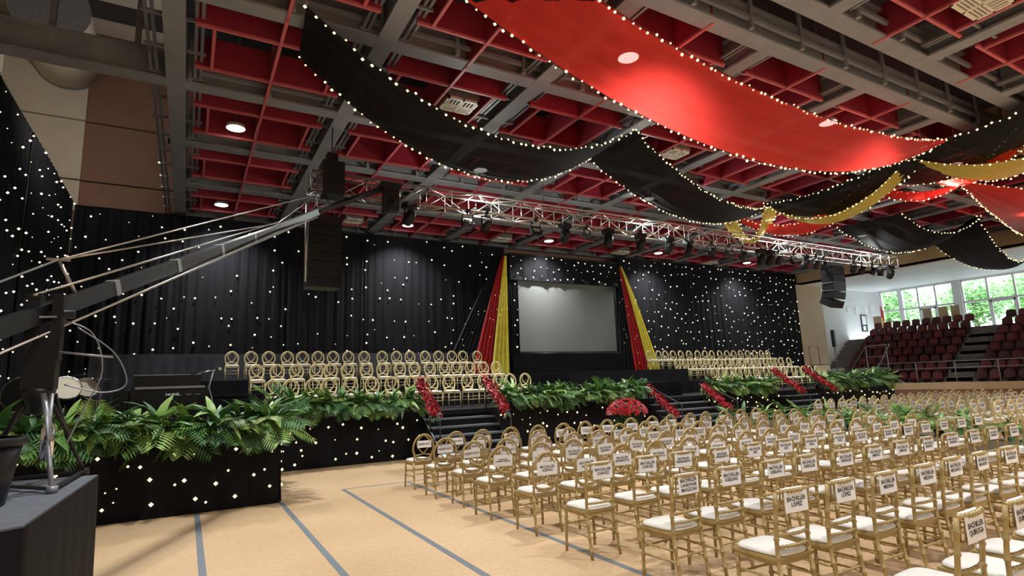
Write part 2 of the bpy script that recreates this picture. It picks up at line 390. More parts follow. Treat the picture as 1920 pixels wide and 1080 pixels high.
tag(put('alcove_cloth', MB().grid(lambda u, v: Vector((12.0+7*u, 22.2+.03*math.sin(u*150), 1.125+6.5*v)), 150, 3).mesh('alcove_cloth', M['black_cloth'])), 'plain black backing cloth behind the projection screen', 'cloth')

# ------------------------------------------------------------------ stage
ST = 1.12
st = thing('stage', 'long black cloth-skirted stage with starry front and steps', 'stage', (0, 0, 0))
put('stage_deck', MB().box(-3.4, 27.2, 13.8, 22.3, ST-.12, ST).box(-3.4, 1.38, 10.1, 13.8, .93, 1.05).mesh('deck', M['black_fab']), st)
def skirt(a, b, z1, name='stage_skirt'):
    a, b = Vector((*a, 0)), Vector((*b, 0)); d = b-a; n = Vector((d.y, -d.x, 0)).normalized(); L = d.length
    nf = int(L*5)
    def fn(u, v): return a+d*u+n*(.012*math.sin(u*nf*6.28)*(1-v)+.03*(1-v))+Vector((0, 0, .004+(z1-.004)*v))
    put(name, MB().grid(fn, max(12, int(L*16)), 4).mesh(name, M['black_cloth']), st)
    return a, d, n
def skirt_leds(a, d, n, z1, du, r, keep=.8, zlo=.06):
    L = d.length; nu = max(2, int(L/du)); nv = max(2, int(z1/du))
    put('skirt_lights', leds(lambda u, v: a+d*u+n*.05+Vector((0, 0, zlo+(z1-zlo)*v)), nu, nv, r, keep).mesh('skirt_lights', M['led']), st, kind='stuff')
k = skirt((-3.4, 10.1), (1.38, 10.1), 1.04); skirt_leds(*k, .95, .27, .030, .85)
k = skirt((1.38, 10.1), (1.38, 13.8), 1.04); skirt_leds(*k, .95, .27, .030, .8)
for x0, x1 in ((1.4, 5.15), (7.2, 12.6), (15.35, 19.2), (21.4, 27.2)):
    k = skirt((x0, 13.8), (x1, 13.8), 1.1); skirt_leds(*k, 1.0, .27, .034, .85)
skirt((27.2, 13.8), (27.2, 21.9), 1.1)
for x0, x1 in ((5.15, 7.2), (12.6, 15.35), (19.2, 21.4)): skirt((x0, 13.84), (x1, 13.84), 1.1)
# seating risers
def riser(x0, x1, y0, y1, z0, z1, label):
    t = thing('seating_riser', label, 'platform', (x0, y0, z0), 0, 'black stage risers')
    put('riser_top', MB().box(0, x1-x0, 0, y1-y0, z1-z0-.06, z1-z0).mesh('riser_top', M['black_fab']), t)
    sk = MB(); nf = int((x1-x0)*4)
    sk.grid(lambda u, v: Vector(((x1-x0)*u, -.012+.012*math.sin(u*nf*6.28)*(1-v), (z1-z0-.01)*v+.002)), max(10, int((x1-x0)*12)), 2)
    sk.box(.0, .02, 0, y1-y0, 0, z1-z0-.06).box(x1-x0-.02, x1-x0, 0, y1-y0, 0, z1-z0-.06)
    put('riser_skirt', sk.mesh('riser_skirt', M['black_cloth']), t)
riser(1.15, 11.6, 16.75, 19.2, ST, 1.6, 'low black riser under the middle row of left stage chairs')
riser(.3, 10.9, 19.2, 21.05, ST, 2.12, 'taller black riser under the back row of left stage chairs')
riser(17.6, 28.5, 16.75, 19.2, ST, 1.6, 'low black riser under the middle row of right stage chairs')
riser(18.4, 30.0, 19.2, 21.05, ST, 2.1, 'taller black riser under the back row of right stage chairs')
riser(11.65, 17.5, 16.5, 21.0, ST, 2.08, 'central black platform in front of the projection screen')
riser(9.9, 15.25, 14.75, 16.45, ST, 1.62, 'lower central black platform at the head of the middle steps')
tag(put('back_wall_cloth', MB().grid(lambda u, v: Vector((-2.6+14.6*u, 21.3+.02*math.sin(u*260)*(1-v)+.05*math.sin(u*41)*(1-v), ST+.004+1.9*v)), 240, 4).box(-2.6, 12.0, 21.3, 21.5, 3.0, 3.05).mesh('back_wall_cloth', M['greycloth'])), 'long black cloth-covered low wall behind the left stage chairs', 'cloth')
tag(put('screen_base_cloth', MB().box(12.05, 18.3, 21.1, 21.6, ST, 2.98).mesh('screen_base_cloth', M['black_cloth'])), 'black cloth-covered plinth below the projection screen', 'plinth')
# stairs
def stairs(x0, x1, n, run, label):
    t = thing('stage_steps', label, 'steps', (x0, 13.8, 0), 0, 'black stage steps')
    w = x1-x0
    for i in range(n):
        z = ST*(n-i)/(n+1)+.0; y = -run*(i+1)
        put('tread', MB().box(.04, w-.04, y, y+run+.02, z-.045, z).mesh('tread', M['podium_top']), t)
        put('step_riser', MB().box(.05, w-.05, y+.03, y+.05, max(0, z-ST/(n+1)), z-.045).mesh('step_riser', M['black_fab']), t)
    for x in (0, w-.04):
        put('stringer', MB().add([(x, 0, 0), (x, 0, ST-.12), (x, -run*n, .1), (x, -run*n, 0), (x+.04, 0, 0), (x+.04, 0, ST-.12), (x+.04, -run*n, .1), (x+.04, -run*n, 0)], [(0, 1, 2, 3), (7, 6, 5, 4), (0, 4, 5, 1), (1, 5, 6, 2), (2, 6, 7, 3), (3, 7, 4, 0)]).mesh('stringer', M['black_metal']), t)
    return t
stairs(5.2, 7.15, 5, .27, 'black carpeted steps up to the left part of the stage')
stairs(12.65, 15.3, 5, .27, 'black carpeted steps up to the middle of the stage')
stairs(19.25, 21.35, 5, .27, 'black carpeted steps up to the right part of the stage')
def handrail(x, label, dy=0, ST=ST):
    t = thing('handrail', label, 'handrail', (x, 13.8+dy, 0), 0, 'black stair handrails')
    b = MB(); b.tube([(0, .25, ST+.75), (0, .1, ST+.78), (0, -1.15, .95), (0, -1.2, .9)], .02, 6)
    put('top_rail', b.mesh('top_rail', M['black_metal']), t)
    for y, z0, z1 in ((.2, ST-.02, ST+.77), (-.5, .3 if ST < 1 else .42, ST+.24), (-1.15, 0, .95)):
        put('rail_post', MB().tube([(0, y, z0), (0, y, z1)], .018, 6).mesh('post', M['black_metal']), t)
    # garland
    g = thing('flower_garland', label.replace('handrail', 'flower garland').replace('black', 'red'), 'garland', (x, 13.8+dy, 0), 0, 'red flower garlands on the stair rails')
    p = MB(); lf = MB(); rnd = random.Random(int(x*10))
    for i in range(360):
        s = rnd.random(); y = .2-1.15*s; z = ST+.78-.83*s
        a = rnd.uniform(0, 6.28); rr = rnd.uniform(.05, .15)
        c = Vector((math.cos(a)*rr, y+rnd.uniform(-.03, .03), z+math.sin(a)*rr))
        o = Vector((math.cos(a), rnd.uniform(-.6, .2), math.sin(a))).normalized(); e = o.orthogonal().normalized(); w = rnd.uniform(.03, .05)
        h = o.cross(e)
        p.add([c-e*w, c+o*w*.7-h*w*.8, c+e*w, c+o*w*.7+h*w*.8], [(0, 1, 2), (0, 2, 3)], 0)
    for i in range(60):
        s = rnd.random(); c = Vector((0, .2-1.15*s, ST+.72-.83*s)); a = rnd.uniform(3.4, 6.0)
        o = Vector((math.cos(a), rnd.uniform(-.5, .3), math.sin(a)))*.2; e = o.orthogonal().normalized()*.03
        lf.add([c, c+o*.5+e, c+o, c+o*.5-e], [(0, 1, 2), (0, 2, 3)])
    put('blossoms', p.mesh('blossoms', M['petal']), g, kind='stuff'); put('leaves', lf.mesh('leaves', M['leaf3']), g, kind='stuff')
    put('core', MB().tube([(0, .2, ST+.78), (0, -.95, ST-.05)], .05, 8).mesh('core', M['petal']), g)
for x, wh in ((5.2, 'left side of the left stage steps'), (7.1, 'right side of the left stage steps'), (12.75, 'left side of the middle stage steps'), (15.2, 'right side of the middle stage steps'), (19.35, 'left side of the right stage steps'), (21.3, 'right side of the right stage steps')):
    handrail(x, 'black handrail on the '+wh, *((-.25, .70) if 'middle' in wh else ()))

# ------------------------------------------------------------------ projection screen and tricolour drapes
t = thing('projection_screen', 'large pale grey projection screen at the middle of the stage', 'screen', (15.7, 21.9, 3.1))
put('screen_surface', MB().box(-2.83, 2.75, -.02, 0, 0.02, 3.26).mesh('screen_surface', M['screen']), t)
put('screen_border', MB().box(-2.95, -2.83, -.03, .01, -.08, 3.3).box(2.75, 2.9, -.03, .01, -.08, 3.3).box(-2.95, 2.9, -.03, .01, -.1, .02).mesh('screen_border', M['black_plastic']), t)
put('screen_case', MB().box(-3.1, 3.0, -.14, .06, 3.26, 3.42).mesh('screen_case', M['black_metal']), t)
put('bottom_bar', MB().tube([(-2.9, -.02, -.06), (2.85, -.02, -.06)], .03, 8).mesh('bottom_bar', M['black_metal']), t)
def pleat(label, top, b0, b1, y, m, z0):
    x_t, z_t = top
    n = max(4, int((b1-b0)*5))
    def fn(u, v):
        k = v**.9; x = x_t+(u-.5)*.12 + (b0+(b1-b0)*u-x_t-(u-.5)*.12)*k
        return Vector((x, y-.13*math.sin(u*n*6.28)*(.25+.75*v)*.6+.03*u, z_t+(z0-z_t)*v))
    t = tag(put('fan_drape', MB().grid(fn, n*10, 14).mesh('fan_drape', M[m])), label, 'drape', 'gathered drapes beside the screen')
    lp = MB(); rnd = random.Random(int(b0*7))
    for i in range(6):
        p = fn(rnd.random(), .25+.75*rnd.random()); lp.blob(p-Vector((0, .06, 0)), .016)
    put('drape_lights', lp.mesh('drape_lights', M['led']), t, kind='stuff')
pleat('black gathered fan drape on the left of the screen', (11.78, 7.35), 8.85, 10.2, 21.25, 'blackpleat', 2.15)
pleat('red gathered fan drape on the left of the screen', (11.8, 7.3), 10.1, 11.0, 21.15, 'redpleat', 2.15)
pleat('yellow gathered fan drape on the left of the screen', (11.85, 7.25), 10.92, 11.85, 21.08, 'yelpleat', 1.7)
pleat('black gathered fan drape on the right of the screen', (18.3, 7.25), 18.02, 18.95, 21.25, 'blackpleat', 2.12)
pleat('red gathered fan drape on the right of the screen', (18.33, 7.2), 18.85, 19.8, 21.15, 'redpleat', 2.12)
pleat('yellow gathered fan drape on the right of the screen', (18.36, 7.25), 19.7, 20.5, 21.08, 'yelpleat', 2.12)

# ------------------------------------------------------------------ ceiling swags
ZS = 7.8
def swag(name, label, m, segs):
    t = thing(name, label, 'drape', (segs[0][0][0], segs[0][0][1], ZS), 0, 'lit fabric swags under the ceiling')
    org = Vector((segs[0][0][0], segs[0][0][1], ZS))
    for A, B in segs:
        def e(q, s): return Vector((q[0]+(q[2]-q[0])*s, q[1]+(q[3]-q[1])*s, ZS-q[4]*4*s*(1-s)))
        ph = random.uniform(0, 6)
        def fn(u, v, A=A, B=B, ph=ph):
            p = e(A, u).lerp(e(B, u), v)-org; k = 4*u*(1-u)
            p.z -= .16*math.sin(math.pi*v)*k
            p.z += .018*(math.sin(v*23+ph)+.6*math.sin(v*51+ph+3*u))*(1.25-k)+.008*math.sin(v*70+ph)
            return p
        put('swag_cloth', MB().grid(fn, 44, 26).mesh('swag_cloth', M[m]), t)
        bl = MB(); wr = MB()
        for Q in (A, B):
            pts = [e(Q, i/24)-org-Vector((0, 0, .01)) for i in range(25)]
            wr.tube(pts, .008, 4)
            L = sum((pts[i+1]-pts[i]).length for i in range(24)); n = int(L/.17)
            for i in range(n+1):
                p = e(Q, i/n)-org; off = Vector((random.uniform(-.03, .03), random.uniform(-.03, .03), random.uniform(-.06, .0)))
                bl.blob(p+off, random.choice((.022, .03, .034)))
        put('fairy_lights', bl.mesh('fairy_lights', M['led']), t, kind='stuff')
        put('light_wire', wr.mesh('light_wire', M['black_plastic']), t)
    for q, s in [(segs[0][0], 0)] + [(s_[0], 1) for s_ in segs]:
        p = Vector((q[0]+(q[2]-q[0])*s, q[1]+(q[3]-q[1])*s, 0))
        put('hanging_wire', MB().tube([(p.x-org.x, p.y-org.y, 0), (p.x-org.x, p.y-org.y, .6)], .006, 4).mesh('wire', M['steel']), t)
swag('ceiling_swag', 'long black fabric swag with fairy lights nearest the stage truss', 'black_sheer', [([1.35, 8.61, 9.28, 9.81, 1.25], [1.48, 10.12, 9.32, 11.7, 1.4]), ([9.27, 9.81, 18.2, 12.5, .72], [9.34, 11.74, 18.15, 12.65, 1.15])])
swag('ceiling_swag', 'black fabric swag running behind the yellow gold loop', 'black_sheer', [([17.63, 12.4, 16.8, 6.95, .35], [19.09, 12.95, 18.7, 7.7, .8])])
swag('ceiling_swag', 'broad bright red fabric swag at the top of the photo', 'red_cloth', [([5.47, 6.38, 17.54, 6.48, .71], [3.57, 7.36, 17.44, 6.7, 1.73])])
swag('ceiling_swag', 'black fabric swag rising behind the end of the broad red one', 'black_sheer', [([17.18, 7.62, 16.67, 3.58, .14], [20.22, 9.11, 19.75, 5.58, .36])])
swag('ceiling_swag', 'narrow yellow gold fabric swag looping across the right of the ceiling', 'gold_cloth', [([18.4, 14.2, 18.0, 12.66, .96], [18.16, 14.74, 18.97, 12.8, .98]), ([18.18, 12.63, 17.6, 7.6, 1.02], [18.96, 12.81, 18.61, 7.87, 1.01]), ([17.7, 7.75, 19.9, 4.06, .63], [18.71, 7.91, 22.75, 6.61, .43])])
swag('ceiling_swag', 'big red fabric swag at the right edge of the photo', 'red_cloth', [([21.7, 7.98, 26.04, 5.17, .42], [21.96, 8.21, 34.66, 10.7, .17])])
swag('ceiling_swag', 'thin red fabric swag below the yellow loop', 'red_cloth', [([18.77, 14.09, 18.39, 9.19, .77], [18.7, 14.41, 19.84, 9.73, 1.05]), ([19.63, 9.66, 21.91, 8.0, .29], [18.95, 9.79, 20.69, 7.01, .8])])
swag('ceiling_swag', 'dark red fabric strip rising to the upper right edge', 'red_cloth', [([18.27, 5.43, 20.91, 8.49, .37], [19.62, 5.6, 21.55, 8.56, .42])])
swag('ceiling_swag', 'black fabric swag hanging in front of the right hand windows', 'black_sheer', [([24.12, 11.02, 27.65, 9.78, .75], [23.71, 13.36, 30.17, 12.14, .94]), ([27.46, 9.85, 32.58, 9.5, 1.73], [31.66, 13.27, 33.59, 9.37, 1.58])])

# ------------------------------------------------------------------ truss, fixtures, loudspeakers
t = thing('lighting_truss', 'long aluminium box truss hung above the stage front', 'truss', (2.25, 13, 6.28))
TL, TW, TH = 25.2, .46, .47
for y in (0, TW):
    for z in (0, TH):
        put('chord', MB().tube([(0, y, z), (TL, y, z)], .028, 8).mesh('chord', M['steel']), t)
nb = 36; bl = TL/nb
mfr = MB().tube([(0, 0, 0), (0, 0, TH), (0, TW, TH), (0, TW, 0)], .014, 5, closed=True, cap=False).mesh('frame', M['steel'])
md1 = MB().tube([(0, 0, 0), (bl, 0, TH)], .014, 5).mesh('brace', M['steel']); md2 = MB().tube([(0, 0, TH), (bl, 0, 0)], .014, 5).mesh('brace', M['steel'])
mh1 = MB().tube([(0, 0, 0), (bl, TW, 0)], .014, 5).mesh('brace', M['steel']); mh2 = MB().tube([(0, TW, 0), (bl, 0, 0)], .014, 5).mesh('brace', M['steel'])
for i in range(nb+1): put('truss_frame', mfr, t, (i*bl, 0, 0))
for i in range(nb):
    a = i % 2
    put('diagonal_brace', md1 if a else md2, t, (i*bl, 0, 0)); put('diagonal_brace', md2 if a else md1, t, (i*bl, TW, 0))
    put('diagonal_brace', mh1 if a else mh2, t, (i*bl, 0, 0)); put('diagonal_brace', mh2 if a else mh1, t, (i*bl, 0, TH))
put('end_clamp_box', MB().box(.25, .75, -.05, TW+.05, -.03, TH+.3).mesh('end_clamp', M['black_metal']), t)
for x in (6.5, 13, 19): put('drop_wire', MB().tube([(x, .23, TH), (x, .23, 1.72)], .012, 5).mesh('wire', M['black_metal']), t)
for x in (.5, 24.8):
    put('chain_hoist', MB().box(x-.12, x+.12, .1, .36, TH+.1, TH+.55).tube([(x, .23, TH+.5), (x, .23, 1.72)], .015, 5).mesh('hoist', M['black_metal']), t)
def fixture(x, kind, label, on=False, tilt=0.0, yoff=0):
    t = thing('stage_light', label, 'light', (x, 13+yoff, 6.25), random.uniform(-.4, .4), 'stage lights on the truss')
    put('clamp', MB().tube([(0, 0, .06), (0, 0, -.1)], .025, 6).box(-.05, .05, -.05, .05, -.02, .06).mesh('clamp', M['black_metal']), t)
    put('yoke', MB().bar((-.15, 0, -.1), (.15, 0, -.1), .04, .02).bar((-.15, 0, -.1), (-.15, 0, -.34), .02, .04).bar((.15, 0, -.1), (.15, 0, -.34), .02, .04).mesh('yoke', M['black_metal']), t)
    rot = Matrix.Translation((0, 0, -.32)) @ Matrix.Rotation(tilt, 4, 'X')
    if kind == 'par':
        put('housing', MB().lathe([(0, .16), (.07, .16), (.12, .02), (.125, -.15), (.11, -.15), (.1, -.1), (0, -.1)], 14, 0, rot).mesh('housing', M['black_metal']), t)
        put('lens', MB().lathe([(0, -.105), (.1, -.105)], 14, 0, rot).mesh('lens', M['down'] if on else M['cyangel']), t)
    elif kind == 'flood':
        put('housing', MB().box(-.16, .16, -.06, .05, -.12, .12, 0, rot).mesh('housing', M['black_metal']), t)
        put('lens', MB().box(-.1, .1, -.07, -.06, -.05, .05, 0, rot).mesh('lens', M['cyangel']), t)
        put('barn_door', MB().add([rot @ Vector(p) for p in ((-.09, -.07, .12), (.09, -.07, .12), (.1, -.17, .15), (-.1, -.17, .15))], [(0, 1, 2, 3)]).mesh('barn_door', M['cyangel']), t)
    else:
        put('base_box', MB().box(-.16, .16, -.12, .12, -.14, .0).mesh('base_box', M['black_plastic']), t)
        put('head', MB().lathe([(0, .2), (.1, .18), (.14, .05), (.13, -.15), (.1, -.2), (0, -.2)], 14, 0, Matrix.Translation((0, 0, -.36)) @ Matrix.Rotation(tilt, 4, 'X')).mesh('head', M['black_plastic']), t)
FX = [(4.6, 'moving'), (6.2, 'flood'), (6.75, 'par'), (8.3, 'flood'), (9.3, 'moving'), (10.1, 'flood'), (10.9, 'moving'), (12.2, 'moving'), (13.4, 'moving'), (14.3, 'moving'), (15.4, 'par'), (16.3, 'flood'), (17.0, 'par'), (18.0, 'moving'), (18.5, 'moving'), (19.0, 'par'), (19.9, 'flood'), (20.6, 'moving'), (21.3, 'par'), (21.8, 'par'), (23.9, 'par'), (24.5, 'par'), (25.3, 'par'), (25.9, 'par'), (26.7, 'moving')]
KN = {'moving': 'moving-head', 'par': 'can', 'flood': 'flood'}
for i, (x, kd) in enumerate(FX):
    fixture(x, kd, 'black %s stage light, %s from the left under the truss' % (KN[kd], ORD[i+1]), False, random.uniform(.3, .9)*(-1 if kd == 'flood' else 1))
for i, (u, v) in enumerate(((890, 382), (1208, 438), (1475, 478), (1632, 492))):
    p = aty(u, v, 13.23)
    tl = thing('truss_uplight', 'small white uplight inside the truss, %s from the left' % ORD[i+1], 'light', (p.x, 13.23, 6.4), 0, 'uplights inside the truss')
    put('housing', MB().lathe([(0, -.06), (.07, -.06), (.08, .02), (.06, .03)], 12).mesh('housing', M['black_metal']), tl)
    put('lens', MB().lathe([(0, .025), (.06, .03)], 12).mesh('lens', M['down']), tl)
    ld = bpy.data.lights.new('truss_uplight_lamp', 'POINT'); ld.energy = 170; ld.shadow_soft_size = .05; ld.color = (.95, 1, .93)
    lo = bpy.data.objects.new('truss_uplight_lamp', ld); COL.objects.link(lo); lo.parent = tl; lo.location = (0, 0, .14)
# left line array: straight column
tl = thing('line_array', 'straight black hanging loudspeaker column at the left truss end', 'loudspeaker', (2.56, 13.15, 6.2))
for i in range(8):
    z = -.60-.2*i
    put('cabinet', MB().box(-.36, .36, -.3, .22, z-.19, z).mesh('cabinet', M['black_plastic']), tl)
put('fly_frame', MB().box(-.35, .35, -.25, .2, -.6, -.52).tube([(-.3, 0, -.5), (0, 0, .1)], .015, 5).tube([(.3, 0, -.5), (0, 0, .1)], .015, 5).mesh('fly_frame', M['black_metal']), tl)
put('side_pole', MB().tube([(-.42, -.33, -.35), (-.42, -.33, -2.1)], .03, 6).mesh('pole', M['steel']), tl)
tl = thing('line_array', 'curved black hanging loudspeaker column near the right truss end', 'loudspeaker', (22.5, 13.15, 6.2))
ang = 0; p = Vector((0, 0, -.32))
for i in range(5):
    ang += math.radians((0, 1, 4, 9, 12)[i]); mtx = Matrix.Translation(p) @ Matrix.Rotation(ang, 4, 'X')
    ca = MB().add([mtx @ Vector(q) for q in ((-.4, -.3, 0), (.4, -.3, 0), (.33, .25, -.02), (-.33, .25, -.02), (-.4, -.3, -.29), (.4, -.3, -.29), (.33, .25, -.27), (-.33, .25, -.27))], [(3, 2, 1, 0), (4, 5, 6, 7), (0, 1, 5, 4), (1, 2, 6, 5), (2, 3, 7, 6), (3, 0, 4, 7)])
    put('cabinet', ca.mesh('cabinet', M['black_plastic']), tl)
    if i in (1, 2): put('cabinet_joint_strip', MB().box(-.41, .41, -.31, .2, -.31, -.295, 0, mtx).mesh('strip', M['greymetal']), tl)
    p = mtx @ Vector((0, 0, -.31))
put('fly_frame', MB().box(-.4, .4, -.25, .25, -.3, -.24).tube([(0, 0, -.25), (0, 0, .1)], .02, 5).mesh('fly_frame', M['black_metal']), tl)

# ------------------------------------------------------------------ floor tape
def tape(x0, x1, y0, y1, label):
    tag(put('floor_tape', box_mesh('floor_tape', M['tape'], x0, x1, y0, y1, 0, .003)), label, 'tape', 'grey floor tape lines')
tape(.20, .27, 2, 10.05, 'grey floor tape line nearest the black podium')
tape(1.37, 1.44, 1, 10.08, 'grey floor tape line ending at the corner of the left starry riser')
tape(2.47, 2.54, .5, 10.62, 'grey floor tape line across the open floor left of the chairs')
tape(3.66, 3.73, .2, 10.6, 'grey floor tape line under the leftmost column of chairs')
tape(2.54, 14, 10.59, 10.63, 'thin grey floor tape line running across in front of the first chair row')

# ------------------------------------------------------------------ podium, pot, camera crane
t = thing('camera_podium', 'black cloth-covered podium at the bottom left corner', 'podium', (-.62, 6.16, 0))
PZ = 1.1
pp = [(0, 0), (-.09, -2.14), (-.2, -2.2), (-2.4, -2.25), (-2.5, .35), (-1.0, .12)]
put('podium_top', MB().add([(x, y, PZ) for x, y in pp]+[(x, y, PZ-.05) for x, y in pp], [tuple(range(6))[::-1], tuple(range(6, 12))]+[(i, (i+1) % 6, 6+(i+1) % 6, 6+i) for i in range(6)]).mesh('podium_top', M['podium_top']), t)
sk = MB(); ring = []
for i in range(6):
    a, b = Vector((*pp[i], 0)), Vector((*pp[(i+1) % 6], 0)); n = max(2, int((b-a).length*10))
    ring += [a+(b-a)*(k/n) for k in range(n)]
R_ = len(ring); vs = []
c_ = Vector((-1.2, -1, 0))
for j in range(7):
    v = j/6
    for i, q in enumerate(ring):
        o = (q-c_).normalized(); w = (.012*math.sin(i*1.9)+.006*math.sin(i*.7))*v
        vs.append(q+o*(.008+w+.03*v)+Vector((0, 0, PZ-.01-(PZ-.015)*v)))
sk.add(vs, [(j*R_+i, j*R_+(i+1) % R_, (j+1)*R_+(i+1) % R_, (j+1)*R_+i) for j in range(6) for i in range(R_)], 0, True)
put('podium_skirt', sk.mesh('podium_skirt', M['black_cloth']), t)
t = thing('black_bucket', 'tapered black bucket standing on the podium at the left edge', 'bucket', (-1.13, 4.85, PZ))
put('bucket_body', MB().lathe([(0, 0), (.17, 0), (.235, .40), (.225, .40), (.2, .3), (0, .3)], 24).mesh('bucket', M['black_plastic']), t)
put('bucket_rim', MB().lathe([(.23, .37), (.255, .37), (.255, .42), (.225, .42)], 24).mesh('rim', M['black_plastic']), t)

t = thing('camera_crane', 'long camera crane on a tripod over the left of the stage', 'crane', (-.98, 5.62, PZ))
O = Vector((-.98, 5.62, PZ))
piv = aty(78, 588, 5.6)-O; tip = aty(722, 352, 12.3)-O; bend = aty(596, 396, 11.2)-O
mid = aty(520, 430, 9.9)-O
dirv = (mid-piv).normalized(); back = piv-dirv*2.6
def on(s): return piv+dirv*s
L1 = (mid-piv).length
put('boom', MB().bar(piv-dirv*2.6, mid, .085, .13).mesh('boom', M['black_metal']), t)
put('boom_tip', MB().bar(mid-dirv*.2, bend, .08, .115).tube([bend, tip], [.07, .06], 8).mesh('boom_tip', M['black_metal']), t)
for s in (.9, 2.0, 3.1, 4.2): put('boom_joint', MB().bar(on(s)-dirv*.05, on(s)+dirv*.02, .095, .14).mesh('joint', M['greymetal']), t)
upv = Vector((0, 0, 1))
mast = aty(110, 487, 5.9)-O; mb_ = on(.42)
put('stay_mast', MB().tube([mb_, mast], .015, 6).bar(mast-Vector((.08, 0, 0)), mast+Vector((.08, 0, 0)), .02, .02).mesh('mast', M['steel']), t)
fm = bend+Vector((-.02, .05, .35))
put('tip_mast', MB().tube([bend, fm], .012, 5).mesh('mast', M['steel']), t)
def cable(a, b, r=.009, m='steel'): put('stay_cable', MB().tube([a, b], r, 5).mesh('cable', M[m]), t)
cable(back+upv*.12, mast); cable(mast, fm); cable(mast, mid+upv*.1); cable(fm, mid+upv*.1)
cable(on(-.1)+upv*.17, mid+upv*.12, .011); cable(back-upv*.22, bend-upv*.12, .011); cable(back-upv*.2+Vector((.06, 0, 0)), bend+dirv*1.6-upv*.05, .009)
put('pivot_head', MB().box(-.11, -.03, -.08, .08, piv.z-.36, piv.z+.15).box(.04, .11, -.08, .08, piv.z-.36, piv.z+.15).box(-.1, .1, -.09, .09, piv.z-.58, piv.z-.2).tube([(-.16, 0, piv.z), (.18, 0, piv.z)], .035, 8).mesh('pivot_head', M['black_plastic']), t)
put('control_arm', MB().tube([(.1, -.05, piv.z-.3), (.45, .0, piv.z-.34)], .009, 6).tube([(-.35, -.1, piv.z-.06), (.08, -.1, piv.z-.03)], .008, 6).mesh('control_arm', M['greymetal']), t)
def smooth(ps, n=6):
    ps = [Vector(p) for p in ps]; o = []
    for i in range(len(ps)-1):
        a, b, c, d = ps[max(0, i-1)], ps[i], ps[i+1], ps[min(len(ps)-1, i+2)]
        for k in range(n):
            u = k/n; o.append(.5*((2*b)+(c-a)*u+(2*a-5*b+4*c-d)*u*u+(3*b-a-3*c+d)*u**3))
    return o+[ps[-1]]
cb = [Vector((.12, 0, piv.z-.05)), Vector((.3, .05, piv.z-.15)), Vector((.38, .05, piv.z-.45)), Vector((.28, .05, piv.z-.75)), Vector((.2, .0, piv.z-1.0))]
put('video_cable', MB().tube(smooth(cb), .006, 5).tube(smooth([Vector((.2, 0, piv.z-.1)), Vector((.45, .05, piv.z-.3)), Vector((.55, .05, piv.z-.55)), Vector((.4, 0, piv.z-.62)), Vector((.15, 0, piv.z-.55))]), .006, 5).mesh('video_cable', M['greymetal']), t)
put('bowl', MB().lathe([(0, piv.z-.78), (.05, piv.z-.76), (.1, piv.z-.62), (.11, piv.z-.58), (0, piv.z-.56)], 16).mesh('bowl', M['black_metal']), t)
top = Vector((0, 0, piv.z-.62))
feet = [atz(97, 925, PZ)-O, atz(158, 889, PZ)-O, atz(-60, 915, PZ)-O]
for i, f in enumerate(feet):
    f = Vector((f.x, f.y, .02)); a = top+Vector((f.x, f.y, 0)).normalized()*.1; md = a.lerp(f, .5)
    put('leg', MB().tube([a, md+Vector((.02, 0, 0)), md], .02, 6).tube([a+Vector((.05, .02, 0)), md], .014, 6).tube([md, f], .017, 6).tube([f+Vector((0, 0, .03)), f-Vector((0, 0, .02))], .035, 8).mesh('leg', M['greymetal' if i == 0 else 'black_metal']), t)
put('floor_spreader', MB().bar(feet[0]*1+Vector((0, 0, .03)), feet[1]+Vector((0, 0, .03)), .03, .02).bar(feet[1]+Vector((0, 0, .03)), feet[2]+Vector((0, 0, .03)), .03, .02).bar(feet[2]+Vector((0, 0, .03)), feet[0]+Vector((0, 0, .03)), .03, .02).mesh('spreader', M['black_metal']), t)
put('camera_head', MB().box(tip.x-.12, tip.x+.35, tip.y-.15, tip.y+.15, tip.z-.02, tip.z+.1).box(tip.x+.05, tip.x+.3, tip.y-.12, tip.y+.12, tip.z-.55, tip.z-.02).tube([(tip.x+.18, tip.y-.3, tip.z-.35), (tip.x+.18, tip.y+.1, tip.z-.35)], .07, 10).box(tip.x-.05, tip.x+.05, tip.y-.1, tip.y+.1, tip.z-.6, tip.z).mesh('camera_head', M['black_metal']), t)
put('water_bottle', MB().lathe([(0, piv.z-1.2), (.045, piv.z-1.2), (.045, piv.z-.98), (.015, piv.z-.92), (.015, piv.z-.88), (0, piv.z-.88)], 12, 0, Matrix.Translation((.1, -.12, .1))).mesh('bottle', M['chrome']), t)

# ------------------------------------------------------------------ instruments on the left riser
RZ = 1.06
t = thing('digital_piano', 'black upright digital piano with open lid behind the left palms', 'piano', (-.28, 11.6, RZ))
put('piano_body', MB().box(-.52, .62, -.2, .3, .0, .84).box(-.52, -.44, -.42, -.2, 0, .62).box(.54, .62, -.42, -.2, 0, .62).mesh('piano_body', M['black_plastic']), t)
put('lid', MB().box(-.5, .5, -.03, .03, .84, 1.03).mesh('lid', M['black_plastic']), t)
put('lid_edge', MB().box(-.5, .5, -.035, .035, 1.03, 1.045).mesh('lid_edge', M['greymetal']), t)
put('key_slip', MB().box(-.46, .56, -.215, -.2, .8, .84).mesh('key_slip', M['greymetal']), t)
put('control_labels', MB().box(.28, .36, -.212, -.2, .685, .70).box(.42, .50, -.212, -.2, .685, .697).box(.16, .22, -.212, -.2, .68, .692).mesh('labels', M['greymetal']), t)
piano = t
tag(put('side_speaker', MB().box(-1.05, -.62, 11.5, 11.95, RZ, RZ+.78).box(-1.02, -.65, 11.49, 11.5, RZ+.04, RZ+.74).mesh('side_speaker', M['black_plastic'])), 'black floor loudspeaker left of the digital piano', 'loudspeaker')
